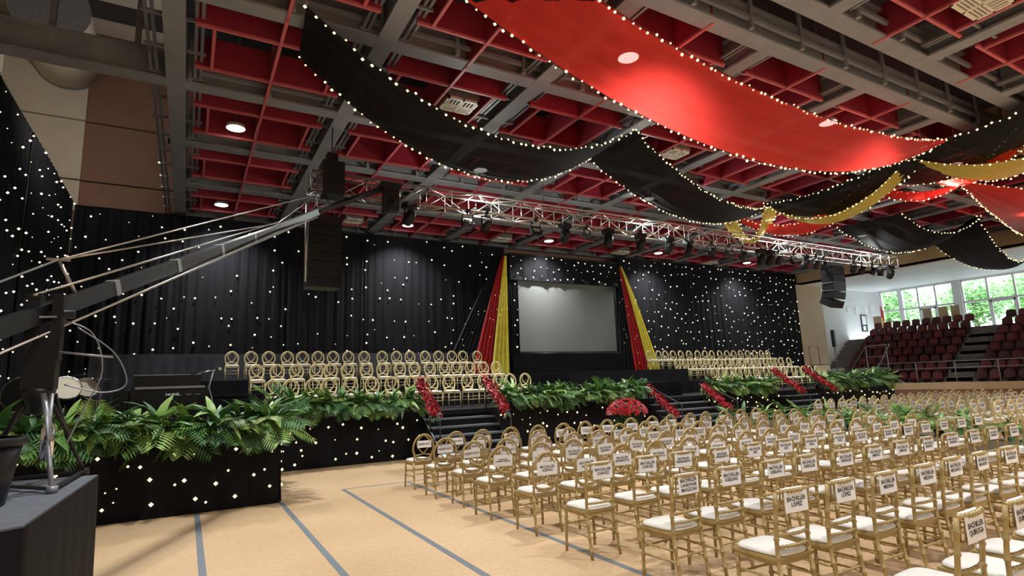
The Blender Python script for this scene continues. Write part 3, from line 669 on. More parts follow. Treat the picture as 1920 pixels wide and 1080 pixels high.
tag(put('bench_case', MB().box(.46, 1.3, 12.1, 12.6, RZ, RZ+.62).box(.44, 1.32, 12.08, 12.62, RZ+.62, RZ+.66).mesh('bench_case', M['black_cloth'])), 'black covered flight case right of the digital piano', 'case')
t = thing('microphone_stand', 'thin microphone boom stand at the right end of the piano', 'stand', (.42, 11.3, RZ))
put('stand_pole', MB().tube([(0, 0, .02), (-.02, 0, .6), (-.08, 0, .8), (-.02, 0, 1.08)], .014, 6).mesh('pole', M['greymetal']), t)
put('boom_arm', MB().tube([(.06, 0, 1.11), (-.36, .0, 1.03)], .013, 6).tube([(.03, 0, 1.1), (.1, 0, 1.12)], .03, 8).mesh('boom_arm', M['chrome']), t)
put('stand_base', MB().lathe([(0, .03), (.13, .02), (.14, 0), (0, 0)], 16).mesh('base', M['black_metal']), t)
def drum(px, py, Y, r, d, tilt, yaw, label):
    p = aty(px, py, Y); t = thing('tom_drum', label, 'drum', p)
    mx = Matrix.Rotation(yaw, 4, 'Z') @ Matrix.Rotation(tilt, 4, 'X')
    put('shell', MB().lathe([(r, -d), (r, 0), (r, -.01)], 24, 0, mx).lathe([(r*.98, -d), (0, -d)], 24, 0, mx).mesh('shell', M['black_plastic']), t)
    put('drumhead', MB().lathe([(r*.97, .004), (0, .006)], 24, 0, mx, False).mesh('drumhead', M['drumhead']), t)
    put('hoop', MB().lathe([(r*.97, .01), (r*1.04, .015), (r*1.04, -.03), (r, -.03)], 24, 0, mx).mesh('hoop', M['chrome']), t)
    for i in range(6):
        a = i*1.047; c = mx @ Vector((r*1.03*math.cos(a), r*1.03*math.sin(a), -.06)); put('lug', MB().tube([c, mx @ Vector((r*1.03*math.cos(a), r*1.03*math.sin(a), .02))], .012, 5).mesh('lug', M['chrome']), t)
    bs = Vector((0, .1, RZ-p.z)); put('drum_leg', MB().tube([mx @ Vector((0, 0, -d)), bs], .012, 6).mesh('leg', M['chrome']), t)
drum(124, 727, 11.9, .21, .22, 1.05, .35, 'larger cream-headed tom drum behind the tripod')
drum(163, 726, 12.2, .18, .2, 1.15, .5, 'smaller cream-headed tom drum right of the tripod')
t = thing('bass_drum', 'dark bass drum partly hidden behind the tripod legs', 'drum', aty(50, 742, 12.3)); mx = Matrix.Rotation(1.5, 4, 'X')
put('shell', MB().lathe([(.3, -.2), (.3, .2)], 28, 0, mx).lathe([(.29, .19), (0, .19)], 28, 0, mx).mesh('shell', M['black_plastic']), t)
put('hoop', MB().lathe([(.29, .2), (.32, .2), (.32, .16), (.3, .16)], 28, 0, mx).mesh('hoop', M['chrome']), t)
put('drum_spur', MB().tube([(.28, 0, -.1), (.4, -.1, -.6)], .012, 5).tube([(-.28, 0, -.1), (-.4, -.1, -.6)], .012, 5).mesh('spur', M['chrome']), t)
for i, (px, py, wh) in enumerate(((126, 708, 'above the larger tom drum'), (158, 703, 'above the smaller tom drum'), (190, 712, 'at the right of the drum kit'))):
    p = aty(px, py, 12.3); t = thing('cymbal_stand', 'chrome cymbal on a stand '+wh, 'cymbal', (p.x, p.y, RZ), 0, 'drum kit cymbals')
    put('cymbal', MB().lathe([(0, p.z-RZ+.03), (.04, p.z-RZ+.02), (.2, p.z-RZ)], 20, 0).mesh('cymbal', M['chrome']), t)
    put('pole', MB().tube([(0, 0, .05), (0, 0, p.z-RZ+.05)], .012, 6).mesh('pole', M['chrome']), t)
    for a in (0, 2.1, 4.2): put('leg', MB().tube([(0, 0, .3), (.25*math.cos(a), .25*math.sin(a), 0)], .01, 5).mesh('leg', M['chrome']), t)

# ------------------------------------------------------------------ chairs
def bamboo(pts, r, rings):                       # turned bamboo-look pole
    pts = [Vector(p) for p in pts]; P, Rr = [], []
    seg = [(pts[i+1]-pts[i]).length for i in range(len(pts)-1)]; tot = sum(seg)
    ts = {0, 1}
    acc = 0
    for s in seg[:-1]: acc += s; ts.add(acc/tot)
    for k in range(rings):
        c = (k+.6)/rings*.97
        for d, in ((-.012,), (-.006,), (.006,), (.012,)): ts.add(min(.999, max(.001, c+d/tot)))
    cs = [(k+.6)/rings*.97 for k in range(rings)]
    for tt in sorted(ts):
        d = tt*tot; i = 0
        while i < len(seg)-1 and d > seg[i]: d -= seg[i]; i += 1
        P.append(pts[i].lerp(pts[i+1], min(1, d/seg[i])))
        near = min([abs(tt-c)*tot for c in cs] or [1]); Rr.append(r*(1.38 if near < .008 else 1.0))
    return P, Rr
def bam_mesh(name, paths, m, n=7):
    b = MB()
    for pts, r, k in paths: b.tube(*bamboo(pts, r, k), n)
    return b.mesh(name, m)
def cushion_mesh(w=.2, d=.2, z=.445, h=.05, m='cushion'):
    b = MB()
    def fn(u, v):
        a = v*2*math.pi; ca, sa = math.cos(a), math.sin(a); e = .45
        x = math.copysign(abs(ca)**e, ca)*w; y = math.copysign(abs(sa)**e, sa)*d
        x *= 1-.09*(.5-.5*y/d)
        prof = [(0, .0), (.9, .0), (1.0, .25), (1.0, .5), (.93, .8), (.7, .97), (.35, 1.02), (0, 1.03)]
        s, hh = prof[round(u*7)]
        return Vector((x*s, y*s, z+h*hh))
    b.grid(fn, 7, 28)
    return b.mesh('seat_cushion', M[m])
def frame_mesh(m):
    b = MB()
    o = [(-.195, .19), (.195, .19), (.178, -.185), (-.178, -.185)]; i_ = [(x*.84, y*.84) for x, y in o]
    for z0, z1 in ((.395, .445),):
        vs = [(x, y, z0) for x, y in o]+[(x, y, z1) for x, y in o]
        b.add(vs, [(3, 2, 1, 0), (4, 5, 6, 7)]+[(k, (k+1) % 4, 4+(k+1) % 4, 4+k) for k in range(4)])
    b.box(-.2, .2, -.192, .196, .43, .45)
    return b.mesh('seat_frame', M[m])
KM = {}
KM['cushion'] = cushion_mesh()
KM['frame'] = frame_mesh('gold')
for s, n in ((-1, 'l'), (1, 'r')):
    KM['fleg'+n] = bam_mesh('front_leg', [([(s*.178, .172, .42), (s*.184, .182, 0)], .0155, 3)], M['gold'])
    KM['post'+n] = bam_mesh('rear_post', [([(s*.178, -.245, 0), (s*.172, -.185, .42), (s*.172, -.19, .6), (s*.178, -.225, .905)], .0155, 7)], M['gold'])
    KM['rleg'+n] = bam_mesh('rear_leg', [([(s*.178, -.245, 0), (s*.172, -.185, .44)], .0155, 3)], M['gold'])
    KM['side'+n] = bam_mesh('side_stretcher', [([(s*.18, .176, .30), (s*.174, -.2, .30)], .009, 3)], M['gold'])
    KM['sidelow'+n] = bam_mesh('side_stretcher', [([(s*.182, .178, .21), (s*.175, -.213, .21)], .009, 3)], M['gold'])
KM['fstr'] = bam_mesh('front_stretcher', [([(-.18, .175, .27), (.18, .175, .27)], .009, 3)], M['gold'])
KM['rstr'] = bam_mesh('rear_stretcher', [([(-.174, -.205, .25), (.174, -.205, .25)], .009, 3)], M['gold'])
def bead_rail(z, y, r=.010):
    P = [(-.178, y, z), (-.06, y-.022, z), (.06, y-.022, z), (.178, y, z)]
    return ([p for p in P], r, 9)
KM['toprail'] = bam_mesh('top_rail', [bead_rail(.905, -.225, .0135)], M['gold'])
KM['midrail'] = bam_mesh('back_rail', [bead_rail(.755, -.208)], M['gold'])
KM['lowrail'] = bam_mesh('back_rail', [bead_rail(.60, -.19)], M['gold'])
KM['seatrail'] = bam_mesh('back_rail', [bead_rail(.52, -.185)], M['gold'])
sp = MB()
for x in (-.12, -.06, 0, .06, .12): sp.tube([(x, -.236+.15*abs(x), .90), (x, -.222+.15*abs(x), .76)], .008, 6)
KM['spindle'] = sp.mesh('back_spindles', M['gold'])
def oval_back(m, r=.0165, n=7, seg=30):
    cz, a, b_ = .69, .19, .225; y0 = -.2
    def Y(z): return -.185-.06*(z-.45)/.46
    o = MB()
    o.tube([(a*math.sin(t), Y(cz+b_*math.cos(t)), cz+b_*math.cos(t)) for t in [2*math.pi*i/seg for i in range(seg)]], r, n, closed=True)
    i_ = MB()
    for s in (-1, 1):                            # two crossing arcs making the pointed inner loop
        pts = []
        for k in range(15):
            u = k/14
            if u < .62:
                q = u/.62; x = s*(.0+.118*math.sin(math.pi*(q**.85))); z = cz+b_*.96-(b_*1.42)*q
            else:
                q = (u-.62)/.38; x = -s*(.15*q**.9); z = cz+b_*.96-b_*1.42-.055*q+.035*q*q
            pts.append((x, Y(z)-.004*s, z))
        i_.tube(pts, r*.72, n)
    i_.tube([(-.125, Y(.52), .52), (-.06, Y(.50), .502), (0, Y(.497), .498), (.06, Y(.5), .502), (.125, Y(.52), .52)], r*.7, n)
    return o.mesh('backrest_ring', M[m]), i_.mesh('backrest_loops', M[m])
KM['ring'], KM['loops'] = oval_back('gold')
KM['supp'] = bam_mesh('backrest_support', [([(-.172, -.185, .42), (-.16, -.19, .50), (-.165, -.2, .62)], .0145, 1), ([(.172, -.185, .42), (.16, -.19, .50), (.165, -.2, .62)], .0145, 1)], M['gold'])
KM['card_c'] = MB().box(-.125, .125, -.252, -.249, .755, .905).add([(-.125, -.25, .905), (.125, -.25, .905), (.125, -.215, .922), (-.125, -.215, .922)], [(0, 1, 2, 3)]).mesh('name_card', M['paper'])
KM['card_r'] = MB().box(-.145, .145, -.243, -.240, .66, .81).mesh('name_card', M['paper'])
KM['card_s'] = MB().box(-.13, .13, -.243, -.240, .69, .81).mesh('name_card', M['paper'])
# lettering of the cards
def cap_curve(lines, size):
    cu = bpy.data.curves.new('lettering', 'FONT'); cu.body = '\n'.join(lines); cu.align_x = 'CENTER'; cu.align_y = 'CENTER'
    cu.size = size; cu.resolution_u = 2; cu.space_line = .95; cu.offset = .0011
    o = bpy.data.objects.new('lettering', cu); COL.objects.link(o); return o
TEXTS = {'RESERVADO': ['RESERVADO'], 'AGUILERA': ['BACHILLER', 'AGUILERA CASAÑO'], 'AZEÑAS': 0, 'BARRIENTOS': 0, 'CHÁVEZ': 0, 'HESSELBARTH': 0, 'HIDI': 0, 'LANDIVAR MANZONI': ['BACHILLER', 'LANDIVAR', 'MANZONI'], 'KISSLING': 0, 'KRIEGLER': 0, 'LÓPEZ': 0, 'MEDINA': 0, 'MEGANDO': 0, 'QUIROGA': 0, 'FRÍAS': 0, 'JIMÉNEZ': 0, 'BACHILLER': ['BACHILLER', 'BARRERO']}
TMP = {}
def tsize(k, ls):
    return min(.05 if len(ls) < 3 else .042, .232/(max(len(l) for l in ls)*.62))
for k, ls in TEXTS.items():
    ls = ls or ['BACHILLER', k]; TMP[k] = cap_curve(ls, tsize(k, ls))
TMP['_logo'] = cap_curve(['NUNE'], .055)
dg = bpy.context.evaluated_depsgraph_get(); dg.update()
TM = {}
for k, o in TMP.items():
    me = bpy.data.meshes.new_from_object(o.evaluated_get(dg)); me.name = 'lettering'; me.materials.clear(); me.materials.append(M['paper'] if k == '_logo' else M['ink']); TM[k] = me
    cu = o.data; bpy.data.objects.remove(o); bpy.data.curves.remove(cu)
lo = put('logo_lettering', TM['_logo'], piano, (.08, -.222, .70)); lo.rotation_euler = (math.pi/2, 0, 0); lo.scale = (1.3, 1, 1)

def floor_chair(kind, x, y, rz, label, group, text, full=True):
    r = thing('banquet_chair', label, 'chair', (x, y, 0), rz, group)
    P = lambda n, k: put(n, KM[k], r)
    P('seat_cushion', 'cushion')
    if full:
        P('seat_frame', 'frame'); P('leg', 'flegl'); P('leg', 'flegr')
        for k in ('sidel', 'sider', 'sidelowl', 'sidelowr', 'fstr', 'rstr'): P('stretcher', k)
        if kind == 'c':
            P('rear_post', 'postl'); P('rear_post', 'postr'); P('top_rail', 'toprail')
            for k in ('midrail', 'lowrail', 'seatrail'): P('back_rail', k)
            P('back_spindles', 'spindle')
        else:
            P('leg', 'rlegl'); P('leg', 'rlegr'); P('backrest_ring', 'ring'); P('backrest_loops', 'loops'); P('backrest_support', 'supp')
    else:
        P('seat_frame', 'far_frame'); P('backrest', 'far_back')
    if text:
        ck = 'card_c' if kind == 'c' else ('card_s' if text == 'RESERVADO' else 'card_r')
        c = put('name_card', KM[ck], r, (random.uniform(-.012, .012), 0, 0)); 
        if kind != 'c': c.rotation_euler = (0, random.uniform(-.05, .05), 0)
        z = .828 if kind == 'c' else (.75 if text == 'RESERVADO' else .735)
        tx = put('lettering', TM[text], c, (0, -.2535 if kind == 'c' else -.2445, z)); tx.rotation_euler = (math.pi/2, 0, 0)
    return r
# far chairs: all legs and stretchers joined in the frame
def far_meshes(gold, pre):
    b = MB(); b.box(-.2, .2, -.19, .195, .4, .45)
    for s in (-1, 1):
        b.tube([(s*.178, .172, .42), (s*.184, .182, 0)], .016, 5).tube([(s*.172, -.185, .44), (s*.178, -.24, 0)], .016, 5)
        for z in (.3, .21): b.tube([(s*.18, .176, z), (s*.174, -.2, z)], .009, 4)
    for z in (.3, .21): b.tube([(-.18, .175, z), (.18, .175, z)], .012, 4)
    KM[pre+'_frame'] = b.mesh('seat_frame', M[gold])
    r, l = oval_back(gold, .021, 6, 22)
    bb = MB()
    for me in (r, l): bb.add([v.co[:] for v in me.vertices], [tuple(p.vertices) for p in me.polygons], 0, True)
    for s in (-1, 1): bb.tube([(s*.172, -.185, .42), (s*.16, -.19, .50), (s*.165, -.2, .62)], .016, 5)
    KM[pre+'_back'] = bb.mesh('backrest', M[gold])
far_meshes('goldpale', 'far')
rowY = [9.73, 8.72, 7.84, 6.95, 5.94, 4.86, 3.80, 2.80, 1.77]
rowX = [3.66, 3.70, 3.74, 3.72, 3.77, 3.77, 3.84, 3.90, 4.02]
names = {4: ['AGUILERA', 'AGUILERA', 'BACHILLER', 'BACHILLER'], 5: ['AZEÑAS', 'AZEÑAS', 'BARRIENTOS', 'BARRIENTOS'], 6: ['CHÁVEZ', 'CHÁVEZ', 'HESSELBARTH', 'HESSELBARTH', 'HIDI', 'HIDI', 'FRÍAS', 'FRÍAS'], 7: ['LANDIVAR MANZONI', 'KISSLING', 'KISSLING', 'KRIEGLER', 'KRIEGLER', 'JIMÉNEZ', 'JIMÉNEZ'], 8: ['LÓPEZ', 'LÓPEZ', 'MEDINA', 'MEDINA', 'MEGANDO', 'MEGANDO'], 9: ['QUIROGA', 'QUIROGA']}
rc = random.Random(5)
for r in range(9):
    kind = 'r' if r < 5 else 'c'
    for k in range(16 if r < 4 else 15):
        x = rowX[r]+.592*k+rc.uniform(-.035, .035); y = rowY[r]+.19+rc.uniform(-.03, .03); rz = rc.uniform(-.05, .05)
        if not (seen((x, y, .3), 110) or seen((x, y-.2, .9), 110)): continue
        nm = names.get(r+1, [])
        text = nm[k] if k < len(nm) else ('RESERVADO' if r < 3 and k < 3 else 'BACHILLER')
        word = 'gold oval-backed banquet chair' if kind == 'r' else 'gold ladder-backed banquet chair'
        floor_chair(kind, x, y, rz, '%s in the %s floor row from the stage, %s from the left' % (word, ORD[r+1], ORD[k+1]), 'chairs in the near floor block', text)
# block beyond the planters
far = [(10.9, 16.9), (10.1, 17.2), (9.2, 17.0), (8.3, 17.2), (7.4, 17.4), (6.5, 17.1)]
for r, (y, x0) in enumerate(far):
    for k in range(15):
        x = x0+.6*k+rc.uniform(-.05, .05); yy = y+.1+rc.uniform(-.04, .04)
        if not seen((x, yy, .8), 40): continue
        floor_chair('r', x, yy, rc.uniform(-.06, .06), 'gold oval-backed chair beyond the planters, %s row from the stage, %s from the left' % (ORD[r+1], ORD[k+1]), 'chairs in the far floor block', 'BACHILLER', full=False)
# stage chairs, facing the hall
def stage_row(us, v, Y, z, what, grp):
    for i, u in enumerate(us):
        p = aty(u, v, Y)
        r = thing('banquet_chair', 'champagne oval-backed chair on the stage, %s, %s from the left' % (what, ORD[i+1]), 'chair', (p.x, Y-.2, z), math.pi+rc.uniform(-.06, .06), grp)
        put('seat_cushion', KM['cushion'], r); put('seat_frame', KM['far_frame'], r); put('backrest', KM['far_back'], r)
z3L = aty(665, 659, 20)
stage_row([435, 472, 505, 540, 568, 597, 625, 654, 683, 717, 744, 769, 797, 822, 847, 868, 895], 660, 20.0, 2.12, 'left back row', 'chairs on the left of the stage')
stage_row([482, 521, 556, 594, 620, 653, 687, 718, 750, 778, 807, 834, 857, 882, 907, 930], 684, 17.7, 1.6, 'left middle row', 'chairs on the left of the stage')
stage_row([513, 547, 587, 619, 658, 698, 734, 771, 809, 842, 877, 907, 936, 957, 985], 708, 15.5, ST, 'left front row', 'chairs on the left of the stage')
stage_row([1218, 1235, 1248, 1262, 1277, 1292, 1308, 1322, 1335, 1350, 1363, 1376, 1389, 1402, 1415, 1428, 1440], 660, 20.0, 2.1, 'right back row', 'chairs on the right of the stage')
stage_row([1271, 1286, 1301, 1318, 1334, 1350, 1365, 1380, 1393, 1407, 1421, 1436, 1450, 1465, 1480], 678, 17.7, 1.6, 'right middle row', 'chairs on the right of the stage')
stage_row([1340, 1353, 1368, 1385, 1402, 1419, 1437, 1453, 1470, 1490, 1507, 1520, 1533], 693, 15.5, ST, 'right front row', 'chairs on the right of the stage')

# ------------------------------------------------------------------ palms and flowers
def pinnate(L, n, wl, mi, droop):                # feather frond lying along +X, arching
    b = MB()
    def sp(s): return Vector((L*s*(1-.12*droop*s), 0, L*(.10*math.sin(math.pi*min(1, s*1.1))-.45*droop*s*s)))
    pts = [sp(i/8) for i in range(9)]
    b.tube(pts, [.008*(1-.7*i/8) for i in range(9)], 4, mi)
    for i in range(n):
        s = .18+.8*i/(n-1); c = sp(s); d = (sp(min(1, s+.03))-sp(s-.03)).normalized()
        ll = wl*(.55+.9*math.sin(math.pi*(.18+.75*(i/(n-1))))) 
        for sd in (-1, 1):
            o = (d*.62+Vector((0, sd, -.18))).normalized(); w = Vector((d.x, -sd*.1, d.z)).normalized()*.017
            b.add([c, c+o*ll*.5+w, c+o*ll+Vector((0, 0, -.12*ll)), c+o*ll*.5-w], [(0, 1, 2), (0, 2, 3)], mi)
    return b
def blade(L, w, droop, mi):
    b = MB(); n = 6; vs = []
    for i in range(n+1):
        s = i/n; x = L*s*(1-.2*droop*s); z = L*(.14*math.sin(math.pi*s)-.45*droop*s*s); ww = w*math.sin(math.pi*min(.98, .12+.86*s))**.8
        vs += [(x, -ww, z+.25*ww), (x, 0, z), (x, ww, z+.25*ww)]
    b.add(vs, [(i*3+j, i*3+j+1, (i+1)*3+j+1, (i+1)*3+j) for i in range(n) for j in range(2)], mi, True)
    return b
FR = []
for m in ('leaf', 'leaf2', 'leaf3'):
    FR.append(('palm', pinnate(.54, 12, .17, 0, .5).mesh('frond', M[m])))
    FR.append(('palm', pinnate(.44, 11, .15, 0, .8).mesh('frond', M[m])))
    FR.append(('blade', blade(.5, .05, .4, 0).mesh('leaf_blade', M[m])))
    FR.append(('blade', blade(.56, .036, .55, 0).mesh('leaf_blade', M[m])))
    FR.append(('blade', blade(.38, .058, .7, 0).mesh('leaf_blade', M[m])))
mpot = MB().lathe([(0, -.12), (.1, -.12), (.13, .05), (.0, .05)], 12).mesh('pot', M['black_plastic'])
def palm(x, y, z, sc, n, label, group, front=-math.pi/2, rnd=random.Random(11), upright=.4, pot=True, blades=.5):
    r = thing('leafy_palm', label, 'plant', (x, y, z), 0, group)
    if pot: put('pot', mpot, r)
    for i in range(n):
        want = 'blade' if rnd.random() < blades else 'palm'
        up = rnd.random()
        if up < upright and rnd.random() < .75: want = 'blade'
        kind, me = rnd.choice([f for f in FR if f[0] == want])
        o = put('frond', me, r, (rnd.uniform(-.08, .08), rnd.uniform(-.07, .07), .06+rnd.uniform(0, .08)))
        a = rnd.uniform(0, 6.283)
        if up < upright: el = rnd.uniform(.7, 1.3)
        else:
            el = rnd.uniform(-.36, .6)
            if math.cos(a-front) < -.2: a += math.pi
        o.rotation_euler = (rnd.uniform(-.4, .4), -el, a); s = sc*rnd.uniform(.75, 1.15); o.scale = (s, s, s)
    return r
def hedge(x0, x1, y0, y1, z, step, sc, n, what, group, **kw):
    L = math.hypot(x1-x0, y1-y0); c = max(1, round(L/step))
    for i in range(c+1):
        s = i/c
        palm(x0+(x1-x0)*s+random.uniform(-.06, .06), y0+(y1-y0)*s+random.uniform(-.05, .05), z, sc*random.uniform(.9, 1.12), n, 'leafy palm %s, %s from the %s' % (what, ORD[i+1], 'left' if abs(x1-x0) > abs(y1-y0) else 'stage'), group, **kw)
hedge(-3.0, 1.22, 10.2, 10.2, 1.07, .40, 1.15, 36, 'along the front of the left riser', 'palms along the left riser', upright=.33)
hedge(1.3, 1.3, 13.2, 10.8, 1.12, .6, .9, 14, 'along the right side of the left riser', 'palms along the left riser', front=0)
hedge(1.65, 4.85, 13.88, 13.88, 1.24, .40, 1.08, 36, 'on stage edge left of left steps', 'palms along the stage edge', blades=.62)
hedge(7.5, 12.35, 13.88, 13.88, 1.24, .42, 1.08, 36, 'on stage edge between left and middle steps', 'palms along the stage edge', blades=.62)
hedge(15.7, 18.9, 13.88, 13.88, 1.24, .43, 1.1, 34, 'on stage edge between middle and right steps', 'palms along the stage edge', blades=.62)
hedge(21.8, 26.9, 13.88, 13.88, 1.24, .44, 1.15, 34, 'on stage edge right of right steps', 'palms along the stage edge', blades=.62)
def planter(x, y0, y1, label):
    t = thing('planter_box', label, 'planter', (x, y0, 0), 0, 'aisle planter boxes')
    put('box', MB().box(-.22, .22, 0, y1-y0, 0, .3).mesh('box', M['greymetal']), t)
    put('soil', MB().box(-.2, .2, .02, y1-y0-.02, .3, .31).mesh('soil', M['bark']), t)
planter(14.15, 4.9, 12.2, 'long low grey planter box on the near side of the central aisle')
planter(16.3, 6.6, 12.6, 'long low grey planter box on the far side of the central aisle')
hedge(14.15, 14.15, 12.0, 5.1, .42, .62, .95, 14, 'in the near aisle planter', 'palms in the aisle planters', front=math.pi)
hedge(16.3, 16.3, 12.4, 6.8, .42, .7, .9, 12, 'in the far aisle planter', 'palms in the aisle planters', front=math.pi)
t = thing('flower_arrangement', 'domed red flower arrangement on leafy stand by the middle steps', 'flowers', (10.95, 12.75, 0))
rnd = random.Random(21); p = MB(); lf = MB()
for i in range(520):
    a = rnd.uniform(0, 6.28); h = rnd.random(); rr = .56*math.sqrt(1-h*h)
    c = Vector((math.cos(a)*rr, math.sin(a)*rr, .78+.42*h)); o = Vector((math.cos(a)*rr, math.sin(a)*rr, .5*h+.12)).normalized(); e = o.orthogonal().normalized(); w = rnd.uniform(.04, .07); hh = o.cross(e)
    p.add([c-e*w, c+o*w*.6-hh*w*.7, c+e*w, c+o*w*.6+hh*w*.7], [(0, 1, 2), (0, 2, 3)])
for i in range(160):
    a = rnd.uniform(0, 6.28); c = Vector((.2*math.cos(a), .2*math.sin(a), rnd.uniform(.3, .8))); o = Vector((math.cos(a), math.sin(a), rnd.uniform(-1, .3))).normalized()*rnd.uniform(.25, .4); e = Vector((-math.sin(a), math.cos(a), 0))*.05
    lf.add([c, c+o*.5+e, c+o, c+o*.5-e], [(0, 1, 2), (0, 2, 3)])
put('blossoms', p.mesh('blossoms', M['petal']), t, kind='stuff'); put('leaves', lf.mesh('leaves', M['leaf3']), t, kind='stuff')
put('stand', MB().lathe([(0, 0), (.2, 0), (.16, .75), (.42, .85), (.45, .95), (0, 1.1)], 16).mesh('stand', M['leaf3']), t)

# ------------------------------------------------------------------ grandstand on the right
t = thing('grandstand', 'stepped concrete grandstand behind the right hand wall', 'grandstand', (34, 0, 0))
wl_ = struct('trim_2', MB().box(33.9, 34.15, -9, 22.3, .66, 1.02).mesh('parapet', M['tan'])); struct('trim_3', MB().box(33.93, 34.1, -9, 22.3, 0, .66).mesh('parapet_base', M['brown']))
NR = 8; RX = [34.9+.68*i for i in range(NR)]; RZs = [.75+.47*i for i in range(NR)]
for i in range(NR):
    put('terrace_step', MB().box(RX[i]-34-.36, (RX[i+1] if i < NR-1 else 42.9)-34-.36, -2, 21.1, 0 if i == 0 else RZs[i-1]-.05, RZs[i]).mesh('terrace_step', M['concrete']), t)
put('terrace_floor', MB().box(.1, .6, -2, 21.8, .2, .55).mesh('terrace_floor', M['concrete']), t)
for i in range(NR*2-1):
    z = .55+.47*i/2
    if i > 5: put('stair_tread', MB().box(.2+.34*i, .2+.34*(i+1), 21.12, 22.28, 0, z).mesh('stair_tread', M['concrete']), t)
    put('stair_tread', MB().box(.2+.34*i, .2+.34*(i+1), 14.0, 15.2, 0.1, z+.02).mesh('stair_tread', M['concrete']), t)
def seat_mesh():
    back = MB(); 
    def fn(u, v):
        x = (u-.5)*.47; zz = .40+.42*v; e = 1-abs(2*u-1)**4*.06
        return Vector((.16+.06*v+.03*(1-(2*u-1)**2), x*(1-.12*max(0, v-.7)/.3), zz*e if v > .5 else zz))
    back.grid(fn, 8, 5); 
    n0 = len(back.v); back.add([(x+.03, y, z) for x, y, z in back.v[:n0]], [tuple(reversed(f)) for f in back.f[:]], 0, True)
    pan = MB(); pan.grid(lambda u, v: Vector((-.22+.4*u, (v-.5)*.46, .42-.03*math.sin(math.pi*u)+.03*(2*v-1)**2)), 6, 6); pan.box(-.2, .2, -.22, .22, .37, .4)
    leg = MB().box(.05, .12, -.05, .05, 0, .38).box(.18, .22, -.2, -.17, .3, .5).box(.18, .22, .17, .2, .3, .5)
    return back, pan, leg
bk, pn, lg = seat_mesh()
SB = [(bk.mesh('seat_back', M[m]), pn.mesh('seat_pan', M[m])) for m in ('maroon', 'maroon2')]; SL = lg.mesh('seat_leg', M['black_metal'])
for i in range(NR):
    for sec, (ya, yb) in (('left', (15.45, 20.95)), ('right', (10.6, 13.85))):
        k = 0; y = yb-.3
        while y > ya:
            if seen((RX[i], y, RZs[i]+.6), 10):
                k += 1
                s = thing('stadium_seat', 'maroon stadium seat, %s tier from the front, %s of the stairs, %s from the stage' % (ORD[i+1], 'left' if sec == 'left' else 'right', ORD[k]), 'seat', (RX[i]+.02, y, RZs[i]), 0, 'maroon stadium seats')
                b, p_ = SB[0 if rc.random() < .55 else 1]
                put('seat_back', b, s); put('seat_pan', p_, s); put('seat_leg', SL, s)
            y -= .57
mhb = MB().box(-.24, .24, -.05, .05, .45, 1.5).box(-.24, .24, -.5, .05, .4, .5).mesh('cover', M['tan']); mhl = MB().box(-.22, -.18, -.48, -.44, 0, .4).box(.18, .22, -.48, -.44, 0, .4).box(-.22, -.18, -.04, 0, 0, .4).box(.18, .22, -.04, 0, 0, .4).mesh('chair_legs', M['black_metal'])
for i, (yy, hi) in enumerate(((18.15, 0), (17.25, .12), (16.6, .12))):
    s = thing('covered_chair', 'tall chair under a beige cover above the top seats, %s from the left' % ORD[i+1], 'chair', (41.0, yy, RZs[-1]), -math.pi/2, 'beige covered chairs')
    put('cover', mhb, s); put('chair_legs', mhl, s)
s = thing('covered_chair', 'low beige chair at the stage end of the top seat row', 'chair', (40.4, 20.9, RZs[-1]-.2), -math.pi/2); put('cover', mhb, s); put('chair_legs', mhl, s)
# rails in front of the stand
def tubes_thing(name, label, cat, runs, m, r=.025, group=None):
    t = thing(name, label, cat, runs[0][0], 0, group); o = Vector(runs[0][0])
    for run in runs: put('rail_tube', MB().tube([Vector(p)-o for p in run], r, 6).mesh('tube', M[m]), t)
    return t
tubes_thing('guard_rail', 'long grey tube guard rail on top of the right parapet wall', 'railing', [[(34.02, 10, 2.08), (34.02, 18.0, 2.08)], [(34.02, 10, 1.75), (34.02, 18, 1.75)]]+[[(34.02, y, 1.0), (34.02, y, 2.08)] for y in (10.6, 12.4, 14.2, 16.0, 17.9)], 'greymetal')
gp = [atx(u, v, 33.75) for u, v in ((1605, 652), (1668, 646), (1650, 688), (1600, 690))]
t = tubes_thing('access_platform', 'grey metal access platform with sloping rails at the stage end', 'platform', [[(33.7, 19.2, 1.9), (33.7, 18.3, 3.1), (33.7, 17.0, 3.15)], [(33.7, 17.0, 3.15), (33.7, 17.7, 2.0), (33.7, 17.7, 0)], [(33.7, 18.3, 3.1), (33.7, 18.3, 0)], [(33.7, 17.2, 3.1), (33.7, 17.2, 0)], [(33.7, 18.3, 2.5), (33.7, 17.2, 2.5)], [(33.7, 19.2, 1.9), (33.7, 19.2, 0)]], 'greymetal')
put('platform_deck', MB().box(-.3, .25, -2.0, -.4, -.15, -.02).mesh('deck', M['greymetal']), t)
tubes_thing('stage_end_rail', 'dark thin tube rail at the far right end of the stage', 'railing', [[(32.6, 21.0, 1.2), (32.6, 21.0, 3.3), (33.5, 21.0, 3.3), (33.5, 21.0, 2.2)], [(32.6, 21.0, 2.2), (35.5, 21.0, 2.2)]], 'black_metal', .02)
t = thing('column_speaker', 'slim black column loudspeaker on a pole beside the right stage end', 'loudspeaker', (30.2, 18.0, ST-1.1))
put('speaker_column', MB().box(-.07, .07, -.08, .08, 3.05, 3.95).mesh('column', M['black_plastic']), t); put('pole', MB().tube([(0, 0, 0), (0, 0, 3.06)], .03, 6).mesh('pole', M['black_metal']), t); put('sub_box', MB().box(-.35, .35, -.35, .35, .0, 1.75).box(-.33, .33, -.36, -.35, .05, 1.7).mesh('sub', M['black_plastic']), t)
